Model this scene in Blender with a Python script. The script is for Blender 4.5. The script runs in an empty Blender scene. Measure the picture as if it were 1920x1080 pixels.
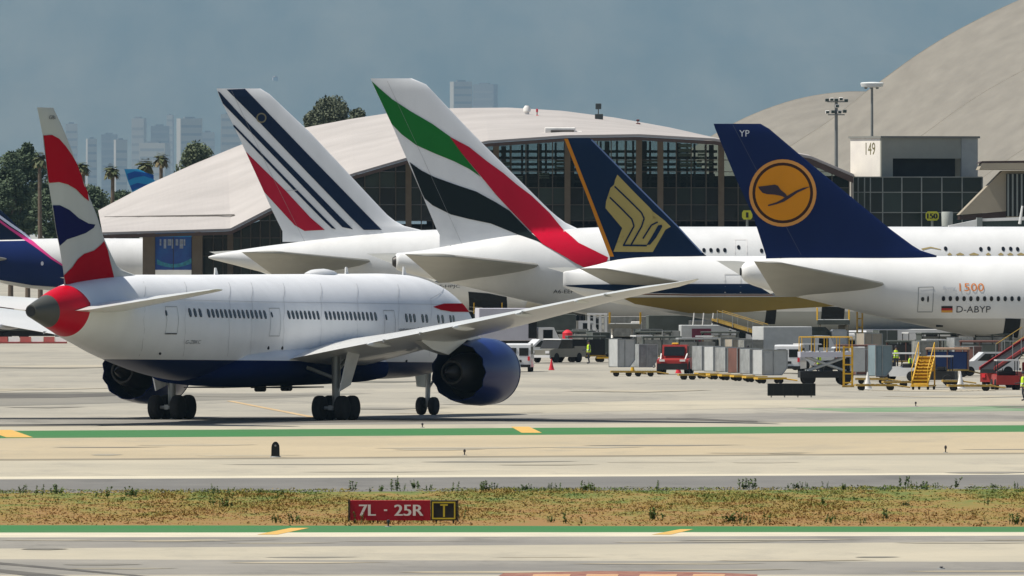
import bpy, bmesh, math, random
from mathutils import Vector, Matrix

random.seed(7)
R = math.radians
SC = bpy.context.scene
COL = SC.collection

# ------------------------------------------------------------------ camera
F = 30000.0      # focal length in pixels of the 1920 px wide photograph
H = 10.5         # camera height above the airfield
YH = 431.0       # image row of the horizon
CX = 960.0
cam_d = bpy.data.cameras.new('camera')
cam_d.sensor_width = 36.0
cam_d.lens = F / 1920.0 * 36.0
cam_d.shift_y = -(540.0 - YH) / 1920.0
cam_d.clip_start = 1.0
cam_d.clip_end = 60000.0
cam = bpy.data.objects.new('camera', cam_d)
COL.objects.link(cam)
cam.location = (0, 0, H)
cam.rotation_euler = (R(90), 0, 0)
SC.camera = cam

# ------------------------------------------------------------------ sky, sun, exposure
SUN_EL, SUN_BETA = 60.0, 7.0           # high sun from the left, a little to the camera's side
to_sun = Vector((-math.cos(R(SUN_EL)) * math.cos(R(SUN_BETA)), -math.cos(R(SUN_EL)) * math.sin(R(SUN_BETA)), math.sin(R(SUN_EL))))
world = bpy.data.worlds.new('World')
SC.world = world
world.use_nodes = True
nt = world.node_tree
bg = nt.nodes['Background']
sky = nt.nodes.new('ShaderNodeTexSky')
sky.sky_type = 'NISHITA'
sky.sun_disc = False
sky.sun_elevation = R(SUN_EL)
sky.sun_rotation = math.atan2(to_sun.x, to_sun.y)
sky.air_density = 1.0
sky.dust_density = 1.5
nt.links.new(sky.outputs[0], bg.inputs[0])
bg.inputs[1].default_value = 0.075
sun_d = bpy.data.lights.new('sun', 'SUN')
sun_d.energy = 4.7
sun_d.angle = R(0.53)
sun_d.color = (1.0, 0.955, 0.87)
sun = bpy.data.objects.new('sun', sun_d)
COL.objects.link(sun)
sun.rotation_euler = to_sun.to_track_quat('Z', 'Y').to_euler()
SC.view_settings.view_transform = 'Standard'
SC.view_settings.look = 'None'
SC.view_settings.exposure = 0.28
SC.view_settings.gamma = 1.0
SC.view_settings.use_curve_mapping = False
SC.cycles.use_denoising = True
SC.cycles.max_bounces = 8
SC.cycles.volume_bounces = 1

# ------------------------------------------------------------------ helpers
def P(px, py, D):
    return Vector(((px - CX) * D / F, D, H - (py - YH) * D / F))
def GD(py):
    return F * H / (py - YH)
def G(px, py, z=0.0):
    D = F * (H - z) / (py - YH)
    return Vector(((px - CX) * D / F, D, z))

MATS = {}
def hexc(r, g, b):
    f = lambda c: (c / 255 / 12.92) if c / 255 <= 0.04045 else ((c / 255 + 0.055) / 1.055) ** 2.4
    return (f(r), f(g), f(b))
def mat(name, col, rough=0.5, metal=0.0, var=0.0, scale=1.0, detail=4.0, stretch=None, bump=0.0, coat=0.0, col2=None, emit=0.0):
    """procedural paint/plaster/etc: base colour with noise variation"""
    if name in MATS:
        return MATS[name]
    m = bpy.data.materials.new(name)
    m.use_nodes = True
    n, l = m.node_tree.nodes, m.node_tree.links
    b = n['Principled BSDF']
    b.inputs['Roughness'].default_value = rough
    b.inputs['Metallic'].default_value = metal
    b.inputs['Coat Weight'].default_value = coat
    b.inputs['Specular IOR Level'].default_value = 0.5 if (coat or metal or rough < .36) else 0.22
    b.inputs['Base Color'].default_value = (*col, 1)
    if var > 0 or col2:
        tc = n.new('ShaderNodeTexCoord')
        mp = n.new('ShaderNodeMapping')
        if stretch:
            mp.inputs['Scale'].default_value = stretch
        l.new(tc.outputs['Object'], mp.inputs[0])
        t = n.new('ShaderNodeTexNoise')
        t.inputs['Scale'].default_value = scale
        t.inputs['Detail'].default_value = detail
        t.inputs['Roughness'].default_value = 0.62
        l.new(mp.outputs[0], t.inputs['Vector'])
        rp = n.new('ShaderNodeValToRGB')
        rp.color_ramp.elements[0].position = 0.32
        rp.color_ramp.elements[1].position = 0.68
        c2 = col2 if col2 else tuple(c * (1 - var) for c in col)
        c1 = col if col2 else tuple(min(1, c * (1 + var * 0.5)) for c in col)
        rp.color_ramp.elements[0].color = (*c2, 1)
        rp.color_ramp.elements[1].color = (*c1, 1)
        l.new(t.outputs['Fac'], rp.inputs[0])
        l.new(rp.outputs[0], b.inputs['Base Color'])
        if bump:
            bp = n.new('ShaderNodeBump')
            bp.inputs['Strength'].default_value = bump
            l.new(t.outputs['Fac'], bp.inputs['Height'])
            l.new(bp.outputs[0], b.inputs['Normal'])
    MATS[name] = m
    return m

def tag(o, label=None, cat=None, group=None, kind=None):
    if label: o['label'] = label
    if cat: o['category'] = cat
    if group: o['group'] = group
    if kind: o['kind'] = kind
    return o
def link(name, me, parent=None):
    o = bpy.data.objects.new(name, me)
    COL.objects.link(o)
    if parent is not None:
        o.parent = parent
    return o
def empty(name, loc=(0, 0, 0), rz=0.0, label=None, cat=None, group=None):
    o = bpy.data.objects.new(name, None)
    COL.objects.link(o)
    o.location = loc
    o.rotation_euler = (0, 0, rz)
    o.empty_display_size = 0.2
    return tag(o, label, cat, group)
def copy_tree(o, parent=None):
    c = o.copy()
    COL.objects.link(c)
    c.parent = parent
    for ch in list(o.children):
        copy_tree(ch, c)
    return c

class MB:
    """collects shapes into one mesh"""
    def __init__(s):
        s.v, s.f, s.m = [], [], []
        s.cur = 0
    def face(s, idx):
        s.f.append(tuple(idx)); s.m.append(s.cur)
    def add(s, vs, fs):
        o = len(s.v)
        s.v += [tuple(v) for v in vs]
        for f in fs: s.face([i + o for i in f])
        return s
    def box(s, x0, x1, y0, y1, z0, z1):
        vs = [(x, y, z) for z in (z0, z1) for y in (y0, y1) for x in (x0, x1)]
        return s.add(vs, [(0, 2, 3, 1), (4, 5, 7, 6), (0, 1, 5, 4), (2, 6, 7, 3), (0, 4, 6, 2), (1, 3, 7, 5)])
    def cbox(s, x0, x1, y0, y1, z0, z1, c=0.05):
        """box with chamfered edges"""
        bm = bmesh.new()
        vs = [bm.verts.new((x, y, z)) for z in (z0, z1) for y in (y0, y1) for x in (x0, x1)]
        for f in [(0, 2, 3, 1), (4, 5, 7, 6), (0, 1, 5, 4), (2, 6, 7, 3), (0, 4, 6, 2), (1, 3, 7, 5)]:
            bm.faces.new([vs[i] for i in f])
        bmesh.ops.bevel(bm, geom=bm.edges[:], offset=c, segments=1, affect='EDGES')
        bm.verts.index_update()
        s.add([v.co[:] for v in bm.verts], [[v.index for v in f.verts] for f in bm.faces])
        bm.free()
        return s
    def prism(s, poly, a0, a1, axis='y'):
        """extrude 2D polygon (u,v); axis is the extrusion axis: y -> (u,a,v), x -> (a,u,v), z -> (u,v,a)"""
        n = len(poly)
        mk = {'y': lambda u, v, a: (u, a, v), 'x': lambda u, v, a: (a, u, v), 'z': lambda u, v, a: (u, v, a)}[axis]
        vs = [mk(u, v, a0) for u, v in poly] + [mk(u, v, a1) for u, v in poly]
        fs = [list(range(n)), list(range(2 * n - 1, n - 1, -1))] + [(i, i + n, (i + 1) % n + n, (i + 1) % n) for i in range(n)]
        return s.add(vs, fs)
    def tube(s, p0, p1, r0, r1=None, n=8):
        r1 = r0 if r1 is None else r1
        p0, p1 = Vector(p0), Vector(p1)
        d = (p1 - p0).normalized()
        u = d.orthogonal().normalized(); w = d.cross(u)
        vs = []
        for p, r in ((p0, r0), (p1, r1)):
            for i in range(n):
                a = 2 * math.pi * i / n
                vs.append(p + u * (r * math.cos(a)) + w * (r * math.sin(a)))
        fs = [(i, (i + 1) % n, (i + 1) % n + n, i + n) for i in range(n)]
        fs += [list(range(n - 1, -1, -1)), list(range(n, 2 * n))]
        return s.add(vs, fs)
    def lathe(s, prof, c, axis='x', n=24, wob=None):
        """revolve profile [(a,r)] round an axis through c; wob(a_index, k) adds to a"""
        vs = []
        for j, (a, r) in enumerate(prof):
            for i in range(n):
                t = 2 * math.pi * i / n
                aa = a + (wob(j, i) if wob else 0)
                u, w = r * math.cos(t), r * math.sin(t)
                p = {'x': (aa, u, w), 'y': (u, aa, w), 'z': (u, w, aa)}[axis]
                vs.append((c[0] + p[0], c[1] + p[1], c[2] + p[2]))
        fs = []
        for j in range(len(prof) - 1):
            for i in range(n):
                fs.append((j * n + i, j * n + (i + 1) % n, (j + 1) * n + (i + 1) % n, (j + 1) * n + i))
        if prof[0][1] > 1e-4: fs.append(list(range(n - 1, -1, -1)))
        if prof[-1][1] > 1e-4: fs.append(list(range((len(prof) - 1) * n, len(prof) * n)))
        return s.add(vs, fs)
    def loft(s, rings, caps=True):
        n = len(rings[0])
        vs = [p for r in rings for p in r]
        fs = []
        for j in range(len(rings) - 1):
            for i in range(n):
                fs.append((j * n + i, j * n + (i + 1) % n, (j + 1) * n + (i + 1) % n, (j + 1) * n + i))
        if caps:
            fs.append(list(range(n - 1, -1, -1)))
            fs.append(list(range((len(rings) - 1) * n, len(rings) * n)))
        return s.add(vs, fs)
    def mesh(s, name, mats, smooth=False):
        me = bpy.data.meshes.new(name)
        me.from_pydata(s.v, [], s.f)
        if not isinstance(mats, (list, tuple)): mats = [mats]
        for m in mats: me.materials.append(m)
        if len(mats) > 1: me.polygons.foreach_set('material_index', s.m)
        bm = bmesh.new(); bm.from_mesh(me)
        bmesh.ops.recalc_face_normals(bm, faces=bm.faces[:])
        bm.to_mesh(me); bm.free()
        if smooth:
            me.polygons.foreach_set('use_smooth', [True] * len(me.polygons))
            try: me.set_sharp_from_angle(angle=R(smooth if smooth is not True else 40))
            except Exception: pass
        me.update()
        return me
    def build(s, name, mats, parent=None, smooth=False, loc=None, rz=None):
        o = link(name, s.mesh(name, mats, smooth), parent)
        if loc is not None: o.location = loc
        if rz is not None: o.rotation_euler = (0, 0, rz)
        return o

def pchip(xs, ys, x):
    n = len(xs)
    if x <= xs[0]: return ys[0]
    if x >= xs[-1]: return ys[-1]
    i = 0
    while x > xs[i + 1]: i += 1
    d = [(ys[k + 1] - ys[k]) / (xs[k + 1] - xs[k]) for k in range(n - 1)]
    def sl(k):
        if k == 0: return d[0]
        if k == n - 1: return d[-1]
        if d[k - 1] * d[k] <= 0: return 0.0
        return 2 * d[k - 1] * d[k] / (d[k - 1] + d[k])
    h = xs[i + 1] - xs[i]; t = (x - xs[i]) / h
    return ((1 + 2 * t) * (1 - t) ** 2 * ys[i] + t * (1 - t) ** 2 * h * sl(i) + t * t * (3 - 2 * t) * ys[i + 1] + t * t * (t - 1) * h * sl(i + 1))
def lin(xs, ys, x):
    if x <= xs[0]: return ys[0]
    for k in range(len(xs) - 1):
        if x <= xs[k + 1]:
            t = (x - xs[k]) / (xs[k + 1] - xs[k])
            return ys[k] + t * (ys[k + 1] - ys[k])
    return ys[-1]

def text_mesh(body, w, h, shear=0.0, extr=0.0):
    """lettering as mesh data fitted to the box w x h, in the x,z plane"""
    cu = bpy.data.curves.new('lettering', 'FONT')
    cu.body = body; cu.size = 1.0; cu.resolution_u = 3; cu.shear = shear
    to = bpy.data.objects.new('lettering', cu)
    me = bpy.data.meshes.new_from_object(to)
    bpy.data.objects.remove(to)
    vs = [v.co.copy() for v in me.vertices]
    fs = [tuple(p.vertices) for p in me.polygons]
    x0, x1 = min(v.x for v in vs), max(v.x for v in vs)
    y0, y1 = min(v.y for v in vs), max(v.y for v in vs)
    if h is None: h = w * (y1 - y0) / (x1 - x0)
    vs = [((v.x - x0) / (x1 - x0) * w, (v.y - y0) / max(1e-6, y1 - y0) * h) for v in vs]
    bpy.data.meshes.remove(me)
    return vs, fs
def flat_text(name, body, w, h, m, parent, x, y, z, rz=0.0, bold=0.0):
    """flat printed lettering on a face looking towards -y (before rz), lower left corner at x,y,z"""
    vs, fs = text_mesh(body, w, h)
    mb = MB()
    c, s = math.cos(rz), math.sin(rz)
    mb.add([(x + u * c, y + u * s, z + v) for u, v in vs], fs)
    if bold:
        for q, du in enumerate((-bold, bold)):
            mb.add([(x + (u + du) * c, y + (u + du) * s - 0.004 * (q + 1), z + v) for u, v in vs], fs)
    return mb.build(name, m, parent)

def in_poly(x, z, poly):
    c = False
    j = len(poly) - 1
    for i in range(len(poly)):
        xi, zi = poly[i]; xj, zj = poly[j]
        if (zi > z) != (zj > z) and x < (xj - xi) * (z - zi) / (zj - zi) + xi: c = not c
        j = i
    return c

# ------------------------------------------------------------------ aircraft kit
class Craft:
    def __init__(s, name, px, D, heading, label, group='airliners on the airfield', cat='airliner'):
        s.O = Vector(((px - CX) * D / F, D, 0))
        s.a = R(heading)
        s.fwd = Vector((math.sin(s.a), math.cos(s.a), 0))
        s.rt = Vector((math.cos(s.a), -math.sin(s.a), 0))
        s.root = empty(name, s.O, math.pi / 2 - s.a, label, cat, group)
        s.fin = None
    def un(s, px, py, yl=0.0):
        """pixel -> (x, z) on the craft's own vertical plane y = yl"""
        d = Vector(((px - CX) / F, 1, -(py - YH) / F)); c = Vector((0, 0, H))
        t = (-yl - (c - s.O).dot(s.rt)) / d.dot(s.rt)
        p = c + d * t - s.O
        return p.dot(s.fwd), p.z
    def uns(s, px, py, surf):
        yl = 0.0
        for _ in range(6):
            x, z = s.un(px, py, yl)
            yl = surf(x, z)
        return x, z
    def poly(s, pts, surf): return [s.uns(a, b, surf) for a, b in pts]
    # fuselage -------------------------------------------------
    def stations(s, st):
        st = sorted(st)
        s.sx = [q[0] for q in st]; s.sz = [q[1] for q in st]; s.sw = [q[2] for q in st]; s.sh = [q[3] for q in st]
    def sec(s, x):
        return pchip(s.sx, s.sz, x), pchip(s.sx, s.sw, x), pchip(s.sx, s.sh, x)
    def fus_y(s, x, z):
        zc, hw, hh = s.sec(x)
        q = 1 - ((z - zc) / hh) ** 2
        return -hw * math.sqrt(q) if q > 0 else 0.0
    def fuselage(s, m, n=44, step=0.8):
        xs = []
        x = s.sx[0]
        while x < s.sx[-1]:
            xs.append(x)
            e = min(x - s.sx[0], s.sx[-1] - x)
            x += 0.12 if e < 0.6 else (0.35 if e < 3 else step)
        xs.append(s.sx[-1])
        rings = []
        for x in xs:
            zc, hw, hh = s.sec(x)
            rings.append([(x, hw * math.sin(2 * math.pi * i / n), zc + hh * math.cos(2 * math.pi * i / n)) for i in range(n)])
        return MB().loft(rings).build('fuselage', m, s.root, smooth=60)
    # fin ------------------------------------------------------
    def make_fin(s, te, le, m, tc=0.09, root_drop=0.8, name='tail_fin', rows=26):
        """te, le: pixel polylines from top to root"""
        T = [s.un(*p) for p in te]; L = [s.un(*p) for p in le]
        T.sort(key=lambda q: q[1]); L.sort(key=lambda q: q[1])
        s.tz = [q[1] for q in T]; s.tx = [q[0] for q in T]; s.lz = [q[1] for q in L]; s.lx = [q[0] for q in L]
        zt = min(s.tz[-1], s.lz[-1]) if False else max(s.tz[-1], s.lz[-1]); zb = max(s.tz[0], s.lz[0])
        s.fz = (zb, zt); s.tc = tc
        zs = [zb - root_drop] + [zb + (zt - zb) * (i / rows) for i in range(rows + 1)]
        prof = [0, .008, .025, .055, .1, .16, .24, .33, .43, .54, .66, .78, .9, 1.0]
        rings = []
        for z in zs:
            xt, xl = s.finx(z)
            c = xl - xt
            a = [(xl - c * p, -s.airf(p) * c * s.tcz(z), z) for p in prof]
            b = [(xl - c * p, s.airf(p) * c * s.tcz(z), z) for p in prof[-2:0:-1]]
            rings.append(a + b)
        return MB().loft(rings).build(name, m, s.root, smooth=50)
    def finx(s, z):
        zz = max(z, s.fz[0])
        return lin(s.tz, s.tx, zz), lin(s.lz, s.lx, zz)
    def tcz(s, z): 
        return s.tc * (1.0 if z < s.fz[1] - 0.6 else 0.45 + 0.55 * math.sqrt(max(0, (s.fz[1] - z) / 0.6)))
    @staticmethod
    def airf(p):
        p = min(1, max(0, p))
        return 5 * (0.2969 * math.sqrt(p) - 0.126 * p - 0.3516 * p * p + 0.2843 * p ** 3 - 0.1015 * p ** 4)
    def fin_y(s, x, z):
        xt, xl = s.finx(z); c = xl - xt
        p = (xl - x) / c
        if p <= 0 or p >= 1: return 0.0
        return -s.airf(p) * c * s.tcz(z)
    def both_y(s, x, z):
        return min(s.fin_y(x, z) if z > s.fz[0] - 0.8 else 0.0, s.fus_y(x, z))
    # painted shapes -------------------------------------------
    def decal(s, name, pts, surf, m, off=0.03, cell=0.6, local=False, parent=None, label=None):
        pl = pts if local else s.poly(pts, surf)
        bm = bmesh.new()
        f = bm.faces.new([bm.verts.new((x, 0, z)) for x, z in pl])
        bmesh.ops.triangulate(bm, faces=[f], ngon_method='EAR_CLIP')
        for ax in (0, 2):
            lo = min(v.co[ax] for v in bm.verts); hi = max(v.co[ax] for v in bm.verts)
            k = math.floor(lo / cell) + 1
            while k * cell < hi:
                co = [0, 0, 0]; co[ax] = k * cell; no = [0, 0, 0]; no[ax] = 1
                bmesh.ops.bisect_plane(bm, geom=bm.verts[:] + bm.edges[:] + bm.faces[:], plane_co=co, plane_no=no)
                k += 1
        for v in bm.verts:
            v.co.y = surf(v.co.x, v.co.z) - off
        bmesh.ops.remove_doubles(bm, verts=bm.verts[:], dist=.01)
        bmesh.ops.dissolve_degenerate(bm, edges=bm.edges[:], dist=.004)
        bmesh.ops.recalc_face_normals(bm, faces=bm.faces[:])
        sm = sum(f.normal.y for f in bm.faces)
        if sm > 0: bmesh.ops.reverse_faces(bm, faces=bm.faces[:])
        me = bpy.data.meshes.new(name); bm.to_mesh(me); bm.free()
        me.materials.append(m)
        if surf != s.fin_y: me.polygons.foreach_set('use_smooth', [True] * len(me.polygons))
        o = link(name, me, parent or s.root)
        if label: o['label'] = label
        return o
    def text(s, name, body, px, py, wpx, hpx, surf, m, off=0.035, shear=0.0):
        """lettering whose lower left corner sits at pixel px,py"""
        x0, z0 = s.uns(px, py, surf); x1, _ = s.uns(px + wpx, py, surf); _, z1 = s.uns(px, py - hpx, surf)
        vs, fs = text_mesh(body, x1 - x0, z1 - z0, shear)
        return MB().add([(x0 + u, surf(x0 + u, z0 + v) - off, z0 + v) for u, v in vs], fs).build(name, m, s.root)
    def ring(s, name, px, py, r0, r1, surf, m, n=40, off=0.03):
        """annulus (r0 inner, may be 0) in pixels"""
        mb = MB(); vs = []
        for r in (r0, (r0 + r1) / 2, r1):
            for i in range(n):
                t = 2 * math.pi * i / n
                x, z = s.uns(px + r * math.cos(t), py + r * math.sin(t), surf)
                vs.append((x, surf(x, z) - off, z))
        fs = [(k * n + i, k * n + (i + 1) % n, (k + 1) * n + (i + 1) % n, (k + 1) * n + i) for k in range(2) for i in range(n)]
        mb.add(vs, fs)
        return mb.build(name, m, s.root, smooth=True)
    # wings ----------------------------------------------------
    def wing(s, name, st, m, side=-1, parent=None, n=9):
        """st: (r, xLE, zLE, xTE, zTE, thickness ratio) from root to tip"""
        prof = [0, .015, .05, .12, .25, .42, .62, .82, 1.0]
        rings = []
        for r, xl, zl, xt, zt, tc in st:
            c = xl - xt
            up = [(xl - c * p, side * r, zl + (zt - zl) * p + Craft.airf(p) * c * tc * 1.15) for p in prof]
            lo = [(xl - c * p, side * r, zl + (zt - zl) * p - Craft.airf(p) * c * tc * 0.85) for p in prof[-2:0:-1]]
            rings.append(up + lo)
        return MB().loft(rings).build(name, m, parent or s.root, smooth=35)
    def wheel(s, x, y, z, r, w, mt, mr, parent=None):
        mb = MB()
        mb.lathe([(-w / 2, r * .62), (-w / 2, r * .82), (-w * .42, r * .94), (-w * .25, r), (w * .25, r), (w * .42, r * .94), (w / 2, r * .82), (w / 2, r * .62), (w * .36, r * .55), (-w * .36, r * .55)], (x, y, z), 'y', 20)
        o = mb.build('wheel', mt, parent or s.root, smooth=50)
        MB().lathe([(-w * .4, .02), (-w * .4, r * .3), (-w * .33, r * .56), (w * .33, r * .56), (w * .4, r * .3), (w * .4, .02)], (x, y, z), 'y', 16).build('rim', mr, o, smooth=40)
        return o
    def engine(s, x, y, z, r, L, m, m_in, m_core, m_fan, chev=0, lip=None):
        """x is the nacelle's front; faces +x"""
        n = 48
        prof = [(-L * .18, r * .80), (-L * .08, r * .80), (-L * .015, r * .86), (0, r * .905), (-L * .02, r * .955), (-L * .10, r * 1.0), (-L * .35, r * 1.03), (-L * .62, r * 1.0), (-L * .86, r * .93), (-L, r * .865), (-L, r * .84), (-L * .8, r * .85), (-L * .55, r * .85)]
        def wob(j, i):
            if chev and j in (9, 10):
                return (abs((i % 4) - 2) - 1) * chev
            return 0
        nac = MB().lathe(prof, (x, y, z), 'x', n, wob).build('engine_nacelle', m, s.root, smooth=45)
        MB().lathe([(-L * .17, .01), (-L * .17, r * .8)], (x, y, z), 'x', 32).build('fan', m_fan, nac)
        MB().lathe([(-L * .17, r * .26), (-L * .1, r * .16), (-L * .05, .01)], (x, y, z), 'x', 20).build('spinner', m_in, nac, smooth=True)
        MB().lathe([(-L * .6, r * .85), (-L * .52, r * .01)], (x, y, z), 'x', 32).build('duct', m_in, nac)
        MB().lathe([(-L * .5, r * .6), (-L * .8, r * .58), (-L * 1.05, r * .47), (-L * 1.2, r * .36), (-L * 1.2, r * .3), (-L * 1.0, r * .3)], (x, y, z), 'x', 28).build('core_nozzle', m_core, nac, smooth=45)
        MB().lathe([(-L * 1.0, r * .29), (-L * 1.22, r * .2), (-L * 1.42, .01)], (x, y, z), 'x', 20).build('exhaust_cone', m_core, nac, smooth=True)
        return nac
# ================================================================== MATERIALS
CONC = hexc(196, 188, 168)
def pave(name, c1, c2, c3, s1=.022, s2=.16):
    """worn pavement: broad blotches, streaks and fine mottling"""
    m = bpy.data.materials.new(name); m.use_nodes = True
    n, l = m.node_tree.nodes, m.node_tree.links
    b = n['Principled BSDF']; b.inputs['Roughness'].default_value = .92; b.inputs['Specular IOR Level'].default_value = .15
    tc = n.new('ShaderNodeTexCoord')
    def noise(scale, sx, sy, det, rough):
        mp = n.new('ShaderNodeMapping'); mp.inputs['Scale'].default_value = (sx, sy, 1); mp.inputs['Rotation'].default_value = (0, 0, .18)
        l.new(tc.outputs['Object'], mp.inputs[0])
        t = n.new('ShaderNodeTexNoise'); t.inputs['Scale'].default_value = scale; t.inputs['Detail'].default_value = det; t.inputs['Roughness'].default_value = rough
        l.new(mp.outputs[0], t.inputs['Vector']); return t.outputs['Fac']
    r1 = n.new('ShaderNodeValToRGB'); r1.color_ramp.elements[0].position = .36; r1.color_ramp.elements[1].position = .62
    r1.color_ramp.elements[0].color = (*c2, 1); r1.color_ramp.elements[1].color = (*c1, 1)
    l.new(noise(s1, 2.2, 1.0, 10, .68), r1.inputs[0])
    r2 = n.new('ShaderNodeValToRGB'); r2.color_ramp.elements[0].position = .52; r2.color_ramp.elements[1].position = .72
    r2.color_ramp.elements[0].color = (0, 0, 0, 1); r2.color_ramp.elements[1].color = (1, 1, 1, 1)
    l.new(noise(s2, 1.2, .28, 8, .7), r2.inputs[0])
    mx = n.new('ShaderNodeMix'); mx.data_type = 'RGBA'
    l.new(r2.outputs[0], mx.inputs[0]); l.new(r1.outputs[0], mx.inputs[6]); mx.inputs[7].default_value = (*c3, 1)
    l.new(mx.outputs[2], b.inputs['Base Color'])
    MATS[name] = m
    return m
m_ground = pave('concrete_apron', (.365, .335, .27), (.265, .25, .21), (.205, .195, .168))
m_tan = pave('tan_concrete', (.43, .355, .235), (.37, .31, .21), (.32, .28, .205), .03)
m_light = pave('pale_concrete', (.43, .385, .29), (.345, .315, .245), (.30, .275, .22), .03)
m_asph = pave('worn_asphalt', (.18, .172, .155), (.145, .14, .128), (.12, .116, .106), .05)
m_taxi = pave('rubbered_concrete', (.285, .265, .225), (.19, .18, .16), (.15, .142, .125), .03)
m_green = mat('green_painted_concrete', (0.035, 0.165, 0.042), 0.8, scale=0.12, detail=9, col2=(0.06, 0.15, 0.055))
m_white_line = mat('cream_marking', (0.60, 0.54, 0.40), 0.8, scale=0.3, detail=8, col2=(0.46, 0.42, 0.32))
m_yellow_line = mat('yellow_marking', (0.66, 0.38, 0.09), 0.8, scale=0.5, detail=6, col2=(0.48, 0.32, 0.10))
m_rubber_shade = mat('tyre_shade_mark', (0.075, 0.07, 0.063), 0.9, scale=0.3, detail=8, col2=(0.14, 0.13, 0.11))
m_soil = mat('dry_soil', (0.20, 0.125, 0.055), 1.0, scale=0.35, detail=9, col2=(0.12, 0.11, 0.038), stretch=(1, .3, 1))

def simple(name, col, rough=0.5, metal=0.0, **k):
    return mat(name, col, rough, metal, var=k.pop('var', 0.10), scale=k.pop('scale', 1.3), **k)

# ================================================================== GROUND
def sheet(name, pts, z, m, parent=None, kind='structure'):
    mb = MB().add([(p.x, p.y, z) for p in pts], [list(range(len(pts)))])
    o = mb.build(name, m, parent)
    if parent is None: tag(o, kind=kind)
    return o
def band(name, yl0, yr0, yl1, yr1, z, m, x0=-700, x1=2700):
    """ground strip between two lines given by their image rows at x=0 and x=1920"""
    f = lambda a, b, x: a + (b - a) * x / 1920.0
    pts = [G(x0, f(yl0, yr0, x0)), G(x1, f(yl0, yr0, x1)), G(x1, f(yl1, yr1, x1)), G(x0, f(yl1, yr1, x0))]
    return sheet(name, pts, z, m)

sheet('ground', [Vector((-14000, -60, 0)), Vector((14000, -60, 0)), Vector((14000, 55500, 0)), Vector((-14000, 55500, 0))], 0.0, m_ground)
Z1, Z2, Z3 = 0.008, 0.016, 0.024
band('taxiway_shoulder', 783, 773, 800, 790, Z1, m_taxi)
band('taxiway_far_line', 799.5, 790.5, 808, 797.5, Z1, m_light)
band('green_island_strip', 808, 797.5, 822, 810, Z1, m_green)
band('taxiway_near', 822, 810, 861, 849, Z1, m_tan)
band('taxiway_joint', 861, 849, 864.5, 852, Z1, mat('joint_filler', (0.24, 0.21, 0.15), 0.9, var=0.3, scale=0.2))
band('taxiway_inner', 864.5, 852, 894, 887, Z1, m_light)
band('taxiway_edge_line', 894, 887, 899, 890, Z1, m_white_line)
band('asphalt_shoulder', 899, 890, 925, 917, Z1, m_asph)
band('grass_soil', 925, 917, 985, 988, Z1, m_soil)
band('green_kerb_strip', 985, 988, 999, 998, Z1, m_green)
band('taxiway_front_line', 999, 998, 1008, 1005, Z1, m_white_line)
band('runway_shoulder', 1008, 1005, 1029, 1016, Z1, m_taxi)
band('runway_concrete', 1029, 1016, 1049, 1054, Z1, m_light)
band('runway_worn_lane', 1049, 1054, 1078, 1078, Z1, m_taxi)
band('runway_near', 1078, 1078, 1110, 1110, Z1, m_light)
sheet('far_green_strip', [G(1490, 766), G(1950, 761), G(2500, 756), G(2500, 765), G(1950, 770.5), G(1600, 773)], Z1, mat('faded_green_paint', (0.10, 0.22, 0.10), 0.85, scale=0.3, detail=8, col2=(0.25, 0.28, 0.2)))
sheet('far_pale_lane', [G(700, 765), G(1200, 752), G(2500, 742), G(2500, 752), G(1490, 764), G(900, 777)], Z1, m_light)
sheet('dark_lane', [G(-300, 752), G(260, 738), G(700, 738), G(500, 748), G(0, 762)], Z1, mat('dark_rubbered_concrete', (0.17, 0.162, 0.14), 0.9, scale=0.06, detail=8, col2=(0.26, 0.24, 0.195)))
# painted marks
def mark(name, pts, m, z=Z2):
    return sheet(name, [G(*p) for p in pts], z, m)
mark('yellow_marking', [(-30, 806.5), (22, 806.5), (62, 820.5), (12, 820.5)], m_yellow_line)
mark('yellow_marking', [(958, 800.5), (992, 800.5), (1016, 812), (978, 812)], m_yellow_line)
mark('yellow_marking', [(545, 990.5), (580, 990.5), (520, 1003), (482, 1003)], m_yellow_line)
mark('yellow_marking', [(1275, 993), (1300, 993), (1258, 1003), (1222, 1003)], m_yellow_line)
mark('orange_guide_line', [(424, 752), (436, 752), (602, 784), (586, 784)], mat('worn_orange_marking', (0.5, 0.36, 0.2), 0.9, var=0.25, scale=0.3))
mark('red_surface_marking', [(945, 1075), (1120, 1071.5), (1290, 1073), (1420, 1077.5), (1420, 1100), (900, 1100)], mat('red_ground_paint', (0.16, 0.03, 0.035), 0.85, scale=1.6, detail=6, col2=(0.36, 0.22, 0.14)))
for k, (xa, w) in enumerate(((1000, 70), (1100, 60), (1200, 70), (1300, 60))):
    mark('peach_marking_letter', [(xa, 1078), (xa + w, 1078), (xa + w - 8, 1096), (xa - 8, 1096)], mat('peach_ground_paint', (0.50, 0.30, 0.16), 0.85, var=0.2, scale=0.6), Z3)
mark('tyre_shade_lane', [(-60, 1054), (0, 1055), (290, 1082), (262, 1082), (0, 1059)], m_rubber_shade)
mark('tyre_shade_lane', [(-60, 1067), (0, 1068), (140, 1082), (60, 1082), (0, 1074)], m_rubber_shade)
mark('tyre_shade_lane', [(-300, 799), (0, 797), (600, 789), (1300, 784), (1440, 792), (1300, 787), (600, 793), (0, 800), (-300, 802)], m_rubber_shade)  # taxiing jet's ground shadow and tyre rubber painted together as one dark line
mark('tyre_shade_lane', [(1250, 784), (1420, 790), (1420, 792), (1250, 787)], m_rubber_shade, Z3)
mark('tyre_shade_lane', [(-300, 742), (150, 735), (280, 741), (120, 746), (-300, 750)], m_rubber_shade)
random.seed(3)
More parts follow.
